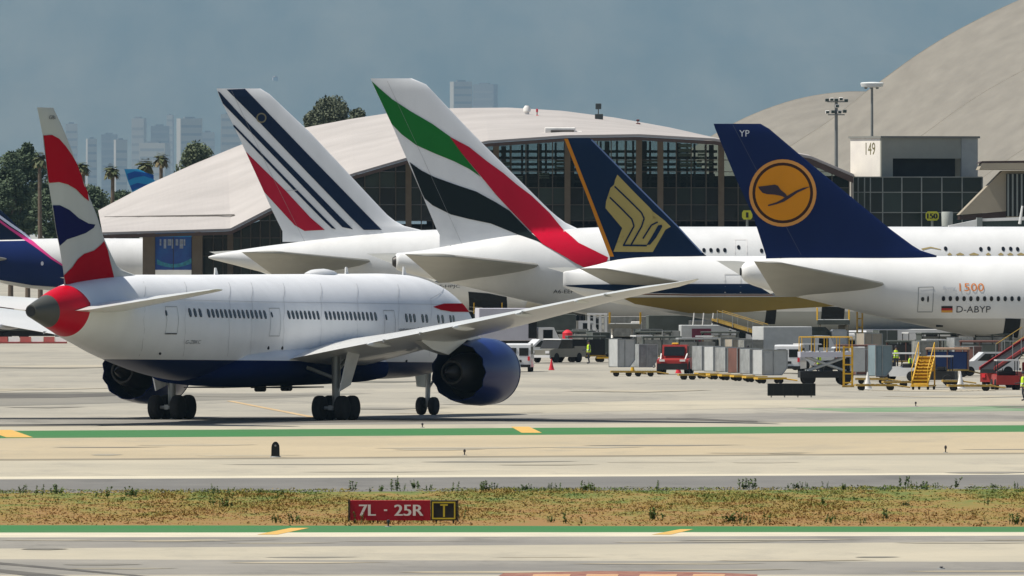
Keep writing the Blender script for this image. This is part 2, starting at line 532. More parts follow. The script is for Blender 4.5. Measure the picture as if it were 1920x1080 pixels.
for k in range(26):      # worn, rubber-darkened streaks on the apron
    y = random.uniform(650, 780); x = random.uniform(-200, 1900); w = random.uniform(120, 420); t = random.uniform(1.0, 3.2)
    mark('worn_streak', [(x, y), (x + w * .5, y - t * .7), (x + w, y - w * 0.006), (x + w * .55, y + t)],
         mat('worn_streak_%d' % (k % 3), ((0.22, 0.205, 0.17), (0.37, 0.33, 0.25), (0.18, 0.17, 0.14))[k % 3], 0.9, var=0.2, scale=0.1), Z2 + 0.0004 * k)

for k in range(44):      # stains, patches and rubber streaks on the near pavements
    zone = random.choice(((824, 856), (866, 890), (1012, 1024), (1030, 1046), (1052, 1074)))
    y = random.uniform(*zone); x = random.uniform(-150, 1900); w = random.uniform(60, 380); t = random.uniform(.5, 2.0)
    mark('pavement_stain', [(x, y), (x + w * .2, y - t * .8), (x + w * .7, y - t), (x + w, y - w * .004), (x + w * .6, y + t * .8), (x + w * .15, y + t * .6)],
         mat('pavement_stain_%d' % (k % 4), ((.30, .27, .205), (.40, .345, .245), (.22, .205, .17), (.35, .315, .24))[k % 4], .9, var=.25, scale=.3), Z2 + .0002 * k)

# ================================================================== GRASS
def grass():
    mb_v, mb_f = [], []
    cols = []
    rnd = random.Random(11)
    def edge(x, a, b): return a + (b - a) * x / 1920
    gp_ = [(rnd.uniform(.25, .9), rnd.uniform(.02, .08), rnd.uniform(0, 6), rnd.uniform(0, 6)) for _ in range(7)]
    def patch(x, y): return sum(math.sin(x * a + c + 1.7 * math.sin(y * b_ * 1.6 + d)) * math.cos(y * b_ + d + .6 * math.sin(x * a * 1.9)) for a, b_, c, d in gp_) / 3.2
    for k in range(34000):
        px = rnd.uniform(-350, 2270)
        q = rnd.random()
        py = edge(px, 921, 913) + rnd.gauss(0, 1.2) + q ** 1.2 * (edge(px, 983.5, 986.5) - edge(px, 921, 913))
        p = G(px, py)
        pv_ = patch(p.x, p.y)
        if rnd.random() > .62 + .55 * pv_ or (q > .9 and rnd.random() < .5): continue
        hgt = rnd.uniform(0.03, 0.075) * (1 + .9 * max(0, pv_)) * (1.25 if rnd.random() < .15 else 1)
        for b in range(4):
            a = rnd.uniform(0, math.tau); w = rnd.uniform(0.02, 0.055)
            ox, oy = rnd.gauss(0, .14), rnd.gauss(0, .3)
            lx, ly = rnd.gauss(0, .07), rnd.gauss(0, .12)
            hh = hgt * rnd.uniform(.6, 1.15)
            dx, dy = math.cos(a) * w, math.sin(a) * w * .5
            i = len(mb_v)
            x, y = p.x + ox, p.y + oy
            mb_v += [(x - dx, y - dy, 0), (x + dx, y + dy, 0), (x + lx, y + ly, hh)]
            mb_f.append((i, i + 1, i + 2))
    me = bpy.data.meshes.new('grass'); me.from_pydata(mb_v, [], mb_f)
    m = bpy.data.materials.new('rough_grass'); m.use_nodes = True
    n, l = m.node_tree.nodes, m.node_tree.links
    b = n['Principled BSDF']; b.inputs['Roughness'].default_value = 0.8
    tc = n.new('ShaderNodeTexCoord'); mp = n.new('ShaderNodeMapping'); mp.inputs['Scale'].default_value = (1, .22, 1)
    l.new(tc.outputs['Object'], mp.inputs[0])
    t = n.new('ShaderNodeTexNoise'); t.inputs['Scale'].default_value = 0.55; t.inputs['Detail'].default_value = 8; t.inputs['Roughness'].default_value = .7
    l.new(mp.outputs[0], t.inputs['Vector'])
    sx = n.new('ShaderNodeSeparateXYZ'); l.new(tc.outputs['Object'], sx.inputs[0])
    mr = n.new('ShaderNodeMapRange'); mr.inputs[1].default_value = 570; mr.inputs[2].default_value = 655; mr.inputs[3].default_value = -0.12; mr.inputs[4].default_value = 0.12
    l.new(sx.outputs['Y'], mr.inputs[0])
    ad = n.new('ShaderNodeMath'); l.new(t.outputs['Fac'], ad.inputs[0]); l.new(mr.outputs[0], ad.inputs[1])
    rp = n.new('ShaderNodeValToRGB'); cr = rp.color_ramp
    cr.elements[0].position = .36; cr.elements[0].color = (.25, .135, .03, 1)
    cr.elements[1].position = .70; cr.elements[1].color = (.07, .115, .01, 1)
    e = cr.elements.new(.50); e.color = (.215, .15, .022, 1)
    e = cr.elements.new(.60); e.color = (.135, .145, .014, 1)
    l.new(ad.outputs[0], rp.inputs[0]); l.new(rp.outputs[0], b.inputs['Base Color'])
    me.materials.append(m)
    so_ = bpy.data.objects['grass_soil']; so_.data.materials.clear(); so_.data.materials.append(m)
    tag(link('grass', me), 'rough dry grass with green patches between the taxiways', 'grass', kind='stuff')
grass()

m_weed = mat('weed_leaf', (0.06, 0.115, 0.02), 0.7, scale=3, col2=(0.10, 0.14, 0.03))
def weed_mesh(seed, kind):
    rnd = random.Random(seed)
    mb = MB()
    for sidx in range({0: 3, 1: 2, 2: 8}[kind]):
        bx, by = rnd.gauss(0, .1 if kind < 2 else .2), rnd.gauss(0, .1)
        hgt = rnd.uniform(.38, .66) if kind < 2 else rnd.uniform(.25, .5)
        tip = Vector((bx + rnd.gauss(0, .12), by + rnd.gauss(0, .1), hgt))
        mb.tube((bx, by, 0), tip, .018, .006, 4)
        for k in range(26 if kind < 2 else 18):
            t = rnd.uniform(.12, 1.0)
            c = Vector((bx, by, 0)).lerp(tip, t)
            a = rnd.uniform(0, math.tau); L = rnd.uniform(.09, .2) * (1.15 - t * .6); w = L * .4
            d = Vector((math.cos(a), math.sin(a), rnd.uniform(.1, .9))).normalized()
            sd = d.cross(Vector((0, 0, 1))).normalized() * w
            mb.add([c, c + d * L * .5 + sd, c + d * L, c + d * L * .5 - sd], [(0, 1, 2, 3)])
    return mb.mesh('weed', m_weed)
WM = [weed_mesh(k, k % 3) for k in range(9)]
wx = [(48, 928), (72, 931), (103, 927), (180, 933), (200, 935), (240, 932), (402, 928), (430, 933), (485, 926), (528, 932), (398, 950), (418, 953),
      (665, 920), (692, 924), (712, 922), (740, 921), (757, 922), (780, 917), (806, 922), (852, 924), (908, 922), (930, 920), (980, 921), (992, 920), (1032, 917), (1045, 922), (1098, 922), (1110, 923), (1233, 922),
      (1392, 918), (1408, 917), (1476, 917), (1500, 917), (1512, 916), (1550, 917), (1585, 919), (1698, 915), (1716, 918), (1735, 918), (1752, 917), (1790, 916), (1862, 916), (1905, 917),
      (676, 983), (520, 981), (545, 983), (560, 981), (1030, 980), (1060, 982), (1090, 984), (1380, 982), (1400, 984), (1440, 983), (1555, 982), (1620, 984), (1850, 985), (1900, 984), (1660, 975), (1540, 948), (1700, 950), (1850, 948), (862, 975), (1230, 976), (820, 972)]
rw = random.Random(5)
for k, (px, py) in enumerate(wx):
    o = link('weed', WM[k % 9])
    o.location = G(px, py); s_ = rw.uniform(.45, .95); o.scale = (s_ * .9, s_, s_); o.rotation_euler = (0, 0, rw.uniform(0, 6))
    tag(o, 'dark green leafy weed standing up from the dry grass strip', 'weed', 'weeds in the grass strip')

# ================================================================== HILLS
def terrain():
    rnd = random.Random(2)
    ph = [(rnd.uniform(.5, 1.6) * 1e-3 * (1.7 ** k), rnd.uniform(0, 6), rnd.uniform(0, 6)) for k in range(6)]
    def nz(x, y):
        return sum(math.sin(x * f + a + 1.3 * math.sin(y * f * .8 + b)) * math.cos(y * f * .7 + b) / (1.5 ** k) for k, (f, a, b) in enumerate(ph))
    vs, fs = [], []
    NX, NY = 110, 40
    for j in range(NY + 1):
        y = 36000 + 19000 * j / NY
        for i in range(NX + 1):
            x = -13000 + 26000 * i / NX
            t = min(1, j / (NY * .62))
            z = (t ** 1.15) * (940 + 22 * nz(x * .3, 0)) + nz(x * 1.0, y * .7) * 40 * math.sin(math.pi * min(1, t)) 
            if j > NY * .7: z -= (j - NY * .7) * 30
            vs.append((x, y, max(z, -.5) if j else -.5))
    for j in range(NY):
        for i in range(NX):
            a = j * (NX + 1) + i
            fs.append((a, a + 1, a + NX + 2, a + NX + 1))
    m = mat('chaparral_hillside', (0.022, 0.032, 0.026), 1.0, scale=0.0035, detail=12, col2=(0.07, 0.07, 0.052), stretch=(1, .07, .4))
    o = MB().add(vs, fs).build('hills', m, smooth=180)
    tag(o, kind='structure')
    return vs, NX, NY
HV, HNX, HNY = terrain()
def hill_hit(px, py):
    """walk along the view ray until it meets the hillside"""
    D = 36000
    while D < 54000:
        p = P(px, py, D)
        i = (p.x + 13000) / 26000 * HNX; j = (D - 36000) / 19000 * HNY
        ii, jj = min(HNX - 1, max(0, int(i))), min(HNY - 1, int(j))
        if HV[jj * (HNX + 1) + ii][2] >= p.z: return p
        D += 40
    return P(px, py, 42000)
# houses on the hillside
m_hw = [mat('house_wall_cream', (0.32, 0.25, 0.215), .9, var=.1), mat('house_wall_white', (0.30, 0.285, 0.27), .9, var=.1), mat('house_wall_rose', (0.32, 0.22, 0.18), .9, var=.1)]
m_hr = mat('house_roof_tile', (0.22, 0.15, 0.12), .9, var=.2)
hs = [(100, 186, 8), (516, 150, 7), (545, 104, 5), (533, 114, 5), (680, 90, 4), (1220, 136, 4), (1490, 148, 4), (1075, 150, 4)]
HSL = ['pale house on the hazy slope above the striped fin tip', 'pinkish house on the hillside between the slanting stripes and the ribbon fin', 'upper of the two faint houses left of the ribbon fin', 'middle faint house on the slope left of the ribbon fin', 'faint house on the slope just left of the ribbon fin tip', 'faint house on the slope above the terminal roof', 'faint house on the slope above the second shell roof', 'faint house on the slope above the gold bird fin']
for k, (px, py, w) in enumerate(hs):
    p = hill_hit(px, py)
    s_ = w * p.y / F * 1.4
    hname = ['pale house low on the hazy hillside', 'hazy cream villa among trees on the hillside'][k % 2]
    e = empty('hillside_house', (p.x, p.y - 6, p.z - 1), .3 * (k % 5), HSL[k], 'house', 'houses on the hillside')
    MB().box(-s_ / 2, s_ / 2, -4, 4, -16, s_ * .55).build('wall', m_hw[k % 3], e)
    MB().prism([(-s_ * .55, s_ * .55), (s_ * .55, s_ * .55), (0, s_ * .85)], -4.4, 4.4, 'y').build('roof', m_hr, e)
    for q in (-.28, .05, .3):
        MB().box(s_ * q - .5, s_ * q + .5, -4.06, -3.98, s_ * .15, s_ * .35).build('window', mat('far_glass', (.30, .27, .24), .8), e)

# far towers of the city in the haze
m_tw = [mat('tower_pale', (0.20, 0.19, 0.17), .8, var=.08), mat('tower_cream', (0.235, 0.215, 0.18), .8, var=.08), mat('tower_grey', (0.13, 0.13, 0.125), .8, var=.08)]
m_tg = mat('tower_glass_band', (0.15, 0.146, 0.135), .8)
tws = [(92, 238, 26, 9200, 0), (134, 232, 22, 9300, 1), (173, 260, 18, 9100, 1), (258, 222, 24, 9000, 0), (300, 236, 34, 9300, 2), (359, 222, 42, 8800, 1), (318, 216, 12, 9600, 0), (432, 214, 36, 8900, 1), (868, 153, 36, 9400, 1), (906, 158, 40, 9700, 2), (205, 252, 30, 9500, 2), (228, 262, 22, 8900, 1), (285, 268, 50, 8700, 1), (390, 248, 24, 9300, 0)]
TWL = ['hazy pale tower directly behind the tip of the striped fin', 'hazy cream tower just right of the striped fin tip', 'short hazy tower above the leftmost palms', 'tall pale tower left of the widest hazy block', 'grey-blue hazy slab between the two pale towers', 'widest cream high-rise in the haze at left', 'thin hazy spire-like tower behind the grey slab', 'pale high-rise touching the slanting stripe fin', 'cream tower in the haze right of the tallest fin', 'grey hazy tower right of the cream one beside the tallest fin', 'grey hazy block above the palm trees', 'short cream hazy block above the blue tail tip', 'long low pale block in the haze above the palms', 'small pale tower between the two wide high-rises']
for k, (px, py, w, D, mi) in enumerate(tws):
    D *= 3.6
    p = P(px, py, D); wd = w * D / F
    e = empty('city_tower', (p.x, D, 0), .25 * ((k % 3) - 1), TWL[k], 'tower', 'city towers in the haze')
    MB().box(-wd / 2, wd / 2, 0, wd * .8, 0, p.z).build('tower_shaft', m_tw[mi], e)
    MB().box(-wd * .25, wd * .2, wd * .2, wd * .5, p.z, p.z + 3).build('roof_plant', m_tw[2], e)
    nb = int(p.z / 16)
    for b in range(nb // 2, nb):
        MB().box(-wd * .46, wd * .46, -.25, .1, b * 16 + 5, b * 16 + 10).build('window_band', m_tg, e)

# ================================================================== TREES
m_leaf = [mat('leaf_dark', (0.045, 0.068, 0.036), .75, scale=.6, col2=(0.075, 0.105, 0.055)), mat('leaf_mid', (0.07, 0.095, 0.05), .75, scale=.6, col2=(0.11, 0.13, 0.07)), mat('leaf_olive', (0.10, 0.112, 0.07), .75, scale=.6, col2=(0.07, 0.085, 0.05))]
m_bark = mat('bark', (0.13, 0.10, 0.075), .95, var=.3, scale=2)
def tree(px, ytop, wpx, D, label, seed=1, mi=0, crown_px=None, group='trees behind the terminal', n=3400):
    rnd = random.Random(seed)
    s_ = D / F
    top = P(px, ytop, D).z; w = wpx * s_ / 2
    ch = (crown_px * s_) if crown_px else w * 1.7
    base = max(2.0, top - ch)
    e = empty('tree', ((px - CX) * s_, D, 0), 0, label, 'tree', group)
    tb = MB()
    tb.tube((0, 0, 0), (0, 0, base + ch * .35), w * .09 + .12, w * .05 + .06, 8)
    blobs = []
    for k in range(30):
        a = rnd.uniform(0, math.tau); rr = math.sqrt(rnd.random()) * .8; t = rnd.random()
        env = math.sin(math.pi * (0.18 + .78 * t)) ** .7
        c = Vector((math.cos(a) * rr * w * env, math.sin(a) * rr * w * env, base + ch * (.08 + .84 * t)))
        blobs.append((c, w * rnd.uniform(.22, .42)))
        if k < 9: tb.tube((0, 0, base + ch * .1 * rnd.random()), c, w * .04 + .05, .03, 5)
    blobs.append((Vector((0, 0, top - w * .25)), w * .25))
    tb.build('trunk', m_bark, e)
    lv, lf = [], []
    for k in range(int(n * 2.6)):
        c, r = blobs[rnd.randrange(len(blobs))]
        d = Vector((rnd.gauss(0, 1), rnd.gauss(0, 1), rnd.gauss(0, .8))).normalized()
        p = c + d * (r * (rnd.random() ** .45) * 1.22)
        L = rnd.uniform(.10, .27) * (1 + w * .02)
        u = Vector((rnd.gauss(0, 1), rnd.gauss(0, 1), rnd.gauss(0, 1))).normalized(); v = u.orthogonal().normalized()
        i = len(lv)
        lv += [p - u * L, p + v * L * .55, p + u * L, p - v * L * .55]
        lf.append((i, i + 1, i + 2, i + 3))
    MB().add(lv, lf).build('crown', m_leaf[mi], e)
    return e
tree(20, 285, 84, 1960, 'dark broad tree at the far left edge behind the navy tail', 1, 0, 170, n=5200)
tree(52, 268, 78, 1985, 'tallest dark tree of the left clump', 2, 0, 180, n=5200)
tree(-40, 290, 90, 1970, 'dark tree cut by the left edge of the picture', 9, 0, 170, n=3000)
tree(100, 330, 90, 1930, 'low dark tree directly behind the striped tail fin', 3, 0, 120, n=4200)
tree(170, 350, 90, 1940, 'low shadowy tree right of the striped tail fin', 4, 0, 110, n=3800)
tree(228, 358, 70, 1950, 'low hazy tree left of the blue tail tip', 5, 0, 100, n=3000)
tree(285, 352, 70, 1990, 'low tree behind the blue tail tip', 15, 1, 90, n=2600)
tree(372, 274, 84, 2050, 'rounded green tree showing above the left roof slope', 6, 1, 80, n=4200)
tree(628, 188, 104, 2000, 'rounded tree peeking over the white roof between the two tallest fins', 7, 2, 90, n=5600)
tree(590, 214, 60, 2010, 'smaller tree crown left of the rounded tree above the roof', 8, 2, 60, n=2600)
tree(668, 206, 46, 2015, 'small tree crown right of the rounded tree above the roof', 18, 2, 50, n=2000)

m_palm = mat('palm_frond', (0.055, 0.075, 0.03), .7, scale=1, col2=(0.11, 0.11, 0.05))
def palm(px, ytop, wpx, D, label, seed):
    rnd = random.Random(seed); s_ = D / F
    z = P(px, ytop, D).z; w = wpx * s_ / 2
    e = empty('palm_tree', ((px - CX) * s_, D, 0), 0, label, 'palm tree', 'palms behind the terminal')
    MB().tube((0, 0, 0), (rnd.gauss(0, .1), 0, z - w * .8), .32, .2, 8).build('trunk', m_bark, e)
    mb = MB()
    for k in range(46):
        a = rnd.uniform(0, math.tau); el = rnd.uniform(-.75, 1.15)
        c = Vector((0, 0, z - w * .85)); L = w * rnd.uniform(.8, 1.1)
        pts = []
        for q in range(5):
            t = q / 4
            pts.append(c + Vector((math.cos(a) * math.cos(el) * L * t, math.sin(a) * math.cos(el) * L * t, math.sin(el) * L * t - .42 * L * t * t)))
        sd = Vector((-math.sin(a), math.cos(a), 0))
        for q in range(4):
            w0, w1 = (.10, .2, .22, .15, .02)[q] * w * 1.2, (.10, .2, .22, .15, .02)[q + 1] * w * 1.2
            mb.add([pts[q] - sd * w0, pts[q] + sd * w0, pts[q + 1] + sd * w1 - Vector((0, 0, w1 * .4)), pts[q + 1] - sd * w1 - Vector((0, 0, w1 * .4))], [(0, 1, 2, 3)])
    mb.build('crown', m_palm, e)
    mb = MB()
    for k in range(30):
        a = rnd.uniform(0, math.tau); c = Vector((math.cos(a) * .35, math.sin(a) * .35, z - w * (.9 + rnd.random() * .3)))
        d = Vector((math.cos(a) * .5, math.sin(a) * .5, -w * .7)); sd = Vector((-math.sin(a), math.cos(a), 0)) * .22
        mb.add([c - sd, c + sd, c + d + sd * .4, c + d - sd * .4], [(0, 1, 2, 3)])
    mb.build('dead_frond_skirt', mat('dry_frond', (.16, .13, .07), .9, var=.3), e)
palm(154, 294, 38, 1900, 'palm tree just right of the striped tail fin', 1)
palm(208, 300, 40, 1905, 'palm tree midway between the striped fin and blue tail tip', 2)
palm(272, 288, 46, 1920, 'bushier palm behind the blue tail tip', 3)
palm(302, 278, 40, 1915, 'taller palm right of the blue tail tip', 4)
palm(76, 278, 40, 1925, 'palm tree left of the striped tail fin', 5)
palm(128, 300, 34, 1935, 'palm partly hidden behind the striped tail fin', 6)

# ================================================================== TERMINAL
m_roof = mat('white_roof_membrane', (0.42, 0.39, 0.365), .8, scale=.10, detail=10, col2=(0.345, 0.32, 0.298))
m_fascia = mat('brown_fascia', (0.055, 0.035, 0.03), .6, var=.15)
m_frame = mat('bronze_frame', (0.075, 0.065, 0.055), .5, .3, var=.15)
m_col = mat('brown_column', (0.14, 0.115, 0.09), .7, var=.15)
m_int = mat('dark_interior', (0.03, 0.034, 0.034), .9, var=.3, scale=.3)
def glass_mat(name, tint, rough=.08, transp=0.0):
    m = bpy.data.materials.new(name); m.use_nodes = True
    n, l = m.node_tree.nodes, m.node_tree.links
    b = n['Principled BSDF']; b.inputs['Base Color'].default_value = (*tint, 1); b.inputs['Roughness'].default_value = rough
    b.inputs['Specular IOR Level'].default_value = .3
    if transp:
        tr = n.new('ShaderNodeBsdfTransparent'); tr.inputs[0].default_value = (.8, .88, .86, 1)
        mx = n.new('ShaderNodeMixShader'); mx.inputs[0].default_value = transp
        l.new(b.outputs[0], mx.inputs[1]); l.new(tr.outputs[0], mx.inputs[2]); l.new(mx.outputs[0], n['Material Output'].inputs[0])
    return m
gl = [glass_mat('glass_dark_green', (.016, .026, .023)), glass_mat('glass_black', (.009, .013, .013)), glass_mat('glass_grey_green', (.032, .05, .045)), glass_mat('glass_clear', (.02, .03, .03), .05, .72)]
term = empty('terminal_building', P(760, YH + H * F / 1650, 1650), 0, 'terminal hall with sweeping white roof and dark glass front behind the parked jets', 'terminal')
TO = term.location.copy()
def tl(p): return p - TO
FX = [195, 432, 510, 660, 770, 915, 1060, 1200, 1340, 1520, 1600]
FY = [440, 433, 393, 330, 298, 268, 258, 256, 264, 297, 331]
RX = [170, 185, 280, 370, 460, 560, 660, 770, 860, 960, 1060, 1160, 1260, 1345, 1520, 1600]
RY = [410, 402, 352, 312, 275, 247, 228, 211, 207, 206, 212, 225, 243, 262, 294, 328]
fx = lambda x: lin(FX, FY, x)
rx = lambda x: lin(RX, RY, x)
xs = [192 + (1600 - 192) * i / 140 for i in range(141)]
rows = 9
rv = []
for j in range(rows):
    t = j / (rows - 1)
    for x in xs:
        yf, yr = fx(x), min(rx(x), fx(x) - .5)
        D = 1640 + 95 * t
        y = yf + (yr - yf) * (t ** .92)
        rv.append(tl(P(x + (0 if t == 0 else -6 * t), y, D)))
for x in xs: rv.append(tl(P(x - 6, rx(x) + 3, 1790)))
rf = []
nxx = len(xs)
for j in range(rows):
    for i in range(nxx - 1):
        rf.append((j * nxx + i, j * nxx + i + 1, (j + 1) * nxx + i + 1, (j + 1) * nxx + i))
rm = MB().add(rv, rf)
roof = rm.build('roof', m_roof, term)
so = roof.modifiers.new('thickness', 'SOLIDIFY'); so.thickness = 0.25; so.offset = 1
# roof seams (raised ribs running from eave to ridge) and the gutter crease
ms = mat('roof_seam', (0.42, 0.38, 0.335), .8, var=.1)
for i in range(6, nxx, 9):
    pts = [Vector(rv[j * nxx + i]) for j in range(rows)]
    mb = MB()
    for j in range(rows - 1):
        a, b = pts[j], pts[j + 1]
        mb.add([a + Vector((-.05, 0, .0)), a + Vector((.05, 0, .0)), a + Vector((.05, 0, .07)), a + Vector((-.05, 0, .07)),
                b + Vector((-.05, 0, .0)), b + Vector((.05, 0, .0)), b + Vector((.05, 0, .07)), b + Vector((-.05, 0, .07))],
               [(0, 1, 5, 4), (1, 2, 6, 5), (2, 3, 7, 6), (3, 0, 4, 7)])
    mb.build('roof_seam', ms, roof)
mb = MB()
def on_roof(x, y):
    t = max(0, min(1, (fx(x) - y) / max(1, fx(x) - rx(x)))) ** (1 / .92)
    return tl(P(x, y, 1640 + 95 * t))
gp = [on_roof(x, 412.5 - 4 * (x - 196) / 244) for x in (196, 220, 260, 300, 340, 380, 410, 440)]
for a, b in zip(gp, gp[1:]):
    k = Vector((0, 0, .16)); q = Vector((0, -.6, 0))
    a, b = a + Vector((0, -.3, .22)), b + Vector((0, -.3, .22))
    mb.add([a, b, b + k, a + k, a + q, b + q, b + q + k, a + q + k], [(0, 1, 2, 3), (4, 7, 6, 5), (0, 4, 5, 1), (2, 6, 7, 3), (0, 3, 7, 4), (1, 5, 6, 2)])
mb.build('gutter', mat('gutter_dark', (.12, .11, .1), .8, var=.1), roof)  # dark strip along the roof crease
# fascia along the eave
mb = MB()
for a, b in zip(xs, xs[1:]):
    th = lambda x: 7 if x < 1350 else 12
    A, B, C, Dd = P(a, fx(a) + .5, 1639.6), P(b, fx(b) + .5, 1639.6), P(b, fx(b) + th(b), 1639.6), P(a, fx(a) + th(a), 1639.6)
    q = [tl(v) for v in (A, B, C, Dd)]; k = Vector((0, 1.4, 0))
    mb.add(q + [v + k for v in q], [(0, 1, 2, 3), (4, 7, 6, 5), (0, 4, 5, 1), (3, 2, 6, 7), (0, 3, 7, 4), (1, 5, 6, 2)])
mb.build('fascia', m_fascia, term)
# glazed front: mullions, transoms and single panes
DF = 1652.0
colx = [380, 400, 418, 432, 452, 470, 488, 506, 526, 546, 570, 600, 630, 660, 684, 712, 742, 766, 790, 812, 840, 870, 900, 930, 958, 986, 1010, 1036, 1064, 1094, 1120, 1146, 1172, 1198, 1238, 1268, 1296, 1324, 1352, 1384, 1420, 1460, 1500, 1530, 1560, 1592]
rowy = [262, 300, 322, 352, 384, 414, 446, 480, 516]
rg = random.Random(4)
for a, b in zip(colx, colx[1:]):
    for r0, r1 in zip(rowy, rowy[1:]):
        ta, tb_ = max(r0, fx(a) + 6), max(r0, fx(b) + 6)
        if ta > r1 - 2 and tb_ > r1 - 2: continue
        if r1 > 425 and a > 560: continue
        ta, tb_ = min(ta, r1 - 1), min(tb_, r1 - 1)
        g = gl[3] if (r1 <= 352 and a > 780) else (gl[3] if r1 <= 300 else gl[rg.choice((0, 0, 1, 1, 2))])
        q = [tl(P(a + .9, ta, DF)), tl(P(b - .9, tb_, DF)), tl(P(b - .9, r1 - .8, DF)), tl(P(a + .9, r1 - .8, DF))]
        k = Vector((0, .06, 0))
        MB().add(q + [v + k for v in q], [(0, 1, 2, 3), (4, 7, 6, 5), (0, 4, 5, 1), (3, 2, 6, 7), (0, 3, 7, 4), (1, 5, 6, 2)]).build('pane', g, term)
for i, x in enumerate(colx):
    big = x in (432, 766, 930, 1064, 1198, 1238, 1352)
    w = 5.5 if big else 1.0
    a, b = P(x - w, fx(x) + 6, DF), P(x + w, 600, DF)
    MB().box(a.x - TO.x, b.x - TO.x, -.15 + DF - 1650 - (.9 if big else .1), DF - 1650 + .2, b.z, a.z).build('column' if big else 'mullion', m_col if big else m_frame, term)
for y in rowy[1:]:
    segs = [x for x in colx if fx(x) + 5 < y]
    if not segs: continue
    if y > 425: segs = [x for x in segs if x <= 560]
    MB().box(P(segs[0], 0, DF).x - TO.x, P(segs[-1], 0, DF).x - TO.x, 1.78, 2.16, P(0, y + .7, DF).z, P(0, y - .7, DF).z).build('transom', m_frame, term)
# interior: back wall, floor slabs, pale blinds and lit things behind the glass
MB().box(P(800, 0, 1690).x - TO.x, P(1592, 0, 1690).x - TO.x, 38, 38.4, 0, P(0, 330, 1690).z).build('back_wall', m_int, term)
MB().box(P(560, 0, 1660).x - TO.x, P(1592, 0, 1660).x - TO.x, 6, 38, P(0, 426, 1660).z, P(0, 420, 1660).z).build('floor_slab', m_int, term)
MB().box(P(820, 0, 1672).x - TO.x, P(1340, 0, 1672).x - TO.x, 20, 34, P(0, 330, 1672).z, P(0, 326, 1672).z).build('floor_slab', m_int, term)
for k in range(34):      # inner framing seen through the clear upper panes
    x = 812 + k * 16.4 + 3 * math.sin(k * 2.7); y0 = fx(x) + 8
    w = .22 if k % 4 else .5
    a, b = P(x, y0, DF + 12), P(x, 430, DF + 12)
    MB().box(a.x - TO.x - w / 2, a.x - TO.x + w / 2, 14, 14.4, b.z, a.z).build('inner_post', m_frame, term)
for y in (284, 296, 308, 318, 340):
    q0, q1 = P(815, y, DF + 13), P(1345, y, DF + 13)
    x0_ = next(x for x in range(815, 1345, 5) if fx(x) + 10 < y) if y < 330 else 815
    q0 = P(x0_, y, DF + 13)
    MB().box(q0.x - TO.x, q1.x - TO.x, 15, 15.3, q0.z - .14, q0.z + .14).build('inner_beam', m_frame, term)
m_blind = mat('pale_blind', (.62, .60, .52), .8, var=.15, scale=2)
for (x0, x1, y0, y1) in [(868, 888, 305, 320), (910, 925, 303, 316), (936, 956, 303, 318), (962, 980, 330, 342), (1040, 1060, 300, 318), (1010, 1030, 324, 336), (1175, 1186, 301, 315), (1205, 1238, 300, 314), (1194, 1200, 324, 336), (1275, 1300, 301, 315), (1306, 1316, 300, 315), (1322, 1336, 300, 314), (1044, 1062, 398, 412), (1272, 1296, 270, 296), (1308, 1322, 282, 300)]:
    for k in range(3):
        h3 = (y1 - y0) / 3
        MB().box(P(x0, 0, DF + 1).x - TO.x, P(x1, 0, DF + 1).x - TO.x, 3.0, 3.1, P(0, y0 + h3 * (k + .72), DF + 1).z, P(0, y0 + h3 * k, DF + 1).z).build('blind', m_blind, term)
# left end: columns, billboard
for x0, x1 in ((267, 290), (360, 379)):
    MB().box(P(x0, 0, 1644).x - TO.x, P(x1, 0, 1644).x - TO.x, -5, -3.4, 0, P(0, 436, 1644).z).build('column', m_col, term)
MB().box(P(376, 0, 1655).x - TO.x, P(560, 0, 1655).x - TO.x, 5, 5.3, 0, P(0, 436, 1655).z).build('inner_wall', m_int, term)
m_ocean = mat('ocean_print', (.01, .06, .42), .35, scale=.5, detail=5, col2=(.02, .16, .6))
bb = empty('billboard', (P(325, 0, 1648).x, 1648, 0), 0, 'large bright blue ocean billboard under the left end of the white roof', 'billboard')
bz0, bz1 = P(0, 506, 1648).z, P(0, 444, 1648).z; bw = 34 * 1648 / F
MB().box(-bw, bw, 0, .3, bz0, bz1).build('panel', m_ocean, bb)
MB().box(-bw - .12, -bw, -.08, .34, 0, bz1 + .1).build('frame', m_frame, bb); MB().box(bw, bw + .12, -.08, .34, 0, bz1 + .1).build('frame', m_frame, bb)
MB().box(-.03, .03, -.06, 0, bz0, bz1).build('seam', m_frame, bb)
mb = MB()
for k in range(18):
    t = k / 17; mb.add([(-bw * .9 + 1.8 * bw * t, -.02, bz0 + .25 + .35 * (2 * t - 1) ** 2), (-bw * .9 + 1.8 * bw * (t + .06), -.02, bz0 + .25 + .35 * (2 * t - .88) ** 2), (-bw * .9 + 1.8 * bw * (t + .06), -.02, bz0 + .6 + .5 * (2 * t - .88) ** 2), (-bw * .9 + 1.8 * bw * t, -.02, bz0 + .6 + .5 * (2 * t - 1) ** 2)], [(0, 1, 2, 3)])
mb.build('wave_print', mat('cyan_print', (.05, .42, .62), .35, var=.4, scale=3), bb)
mb = MB()
for k in range(7):
    x = -bw * .75 + k * bw * .22; mb.box(x, x + .16 + .1 * (k % 3), -.03, -.01, bz1 - .9 - .3 * (k % 2), bz1 - .25)
mb.build('spray_print', mat('pale_print', (.45, .55, .75), .4, var=.3, scale=3), bb)
q0, q1 = P(560, 0, DF).x - TO.x, P(1598, 0, DF).x - TO.x
MB().box(q0, q1, 1.9, 2.6, 0, P(0, 426, DF).z).build('lower_storey', mat('shade_dark_wall', (.018, .020, .019), .8, var=.3, scale=.5), term)  # wall colour blackened to carry the shade behind and under the jets
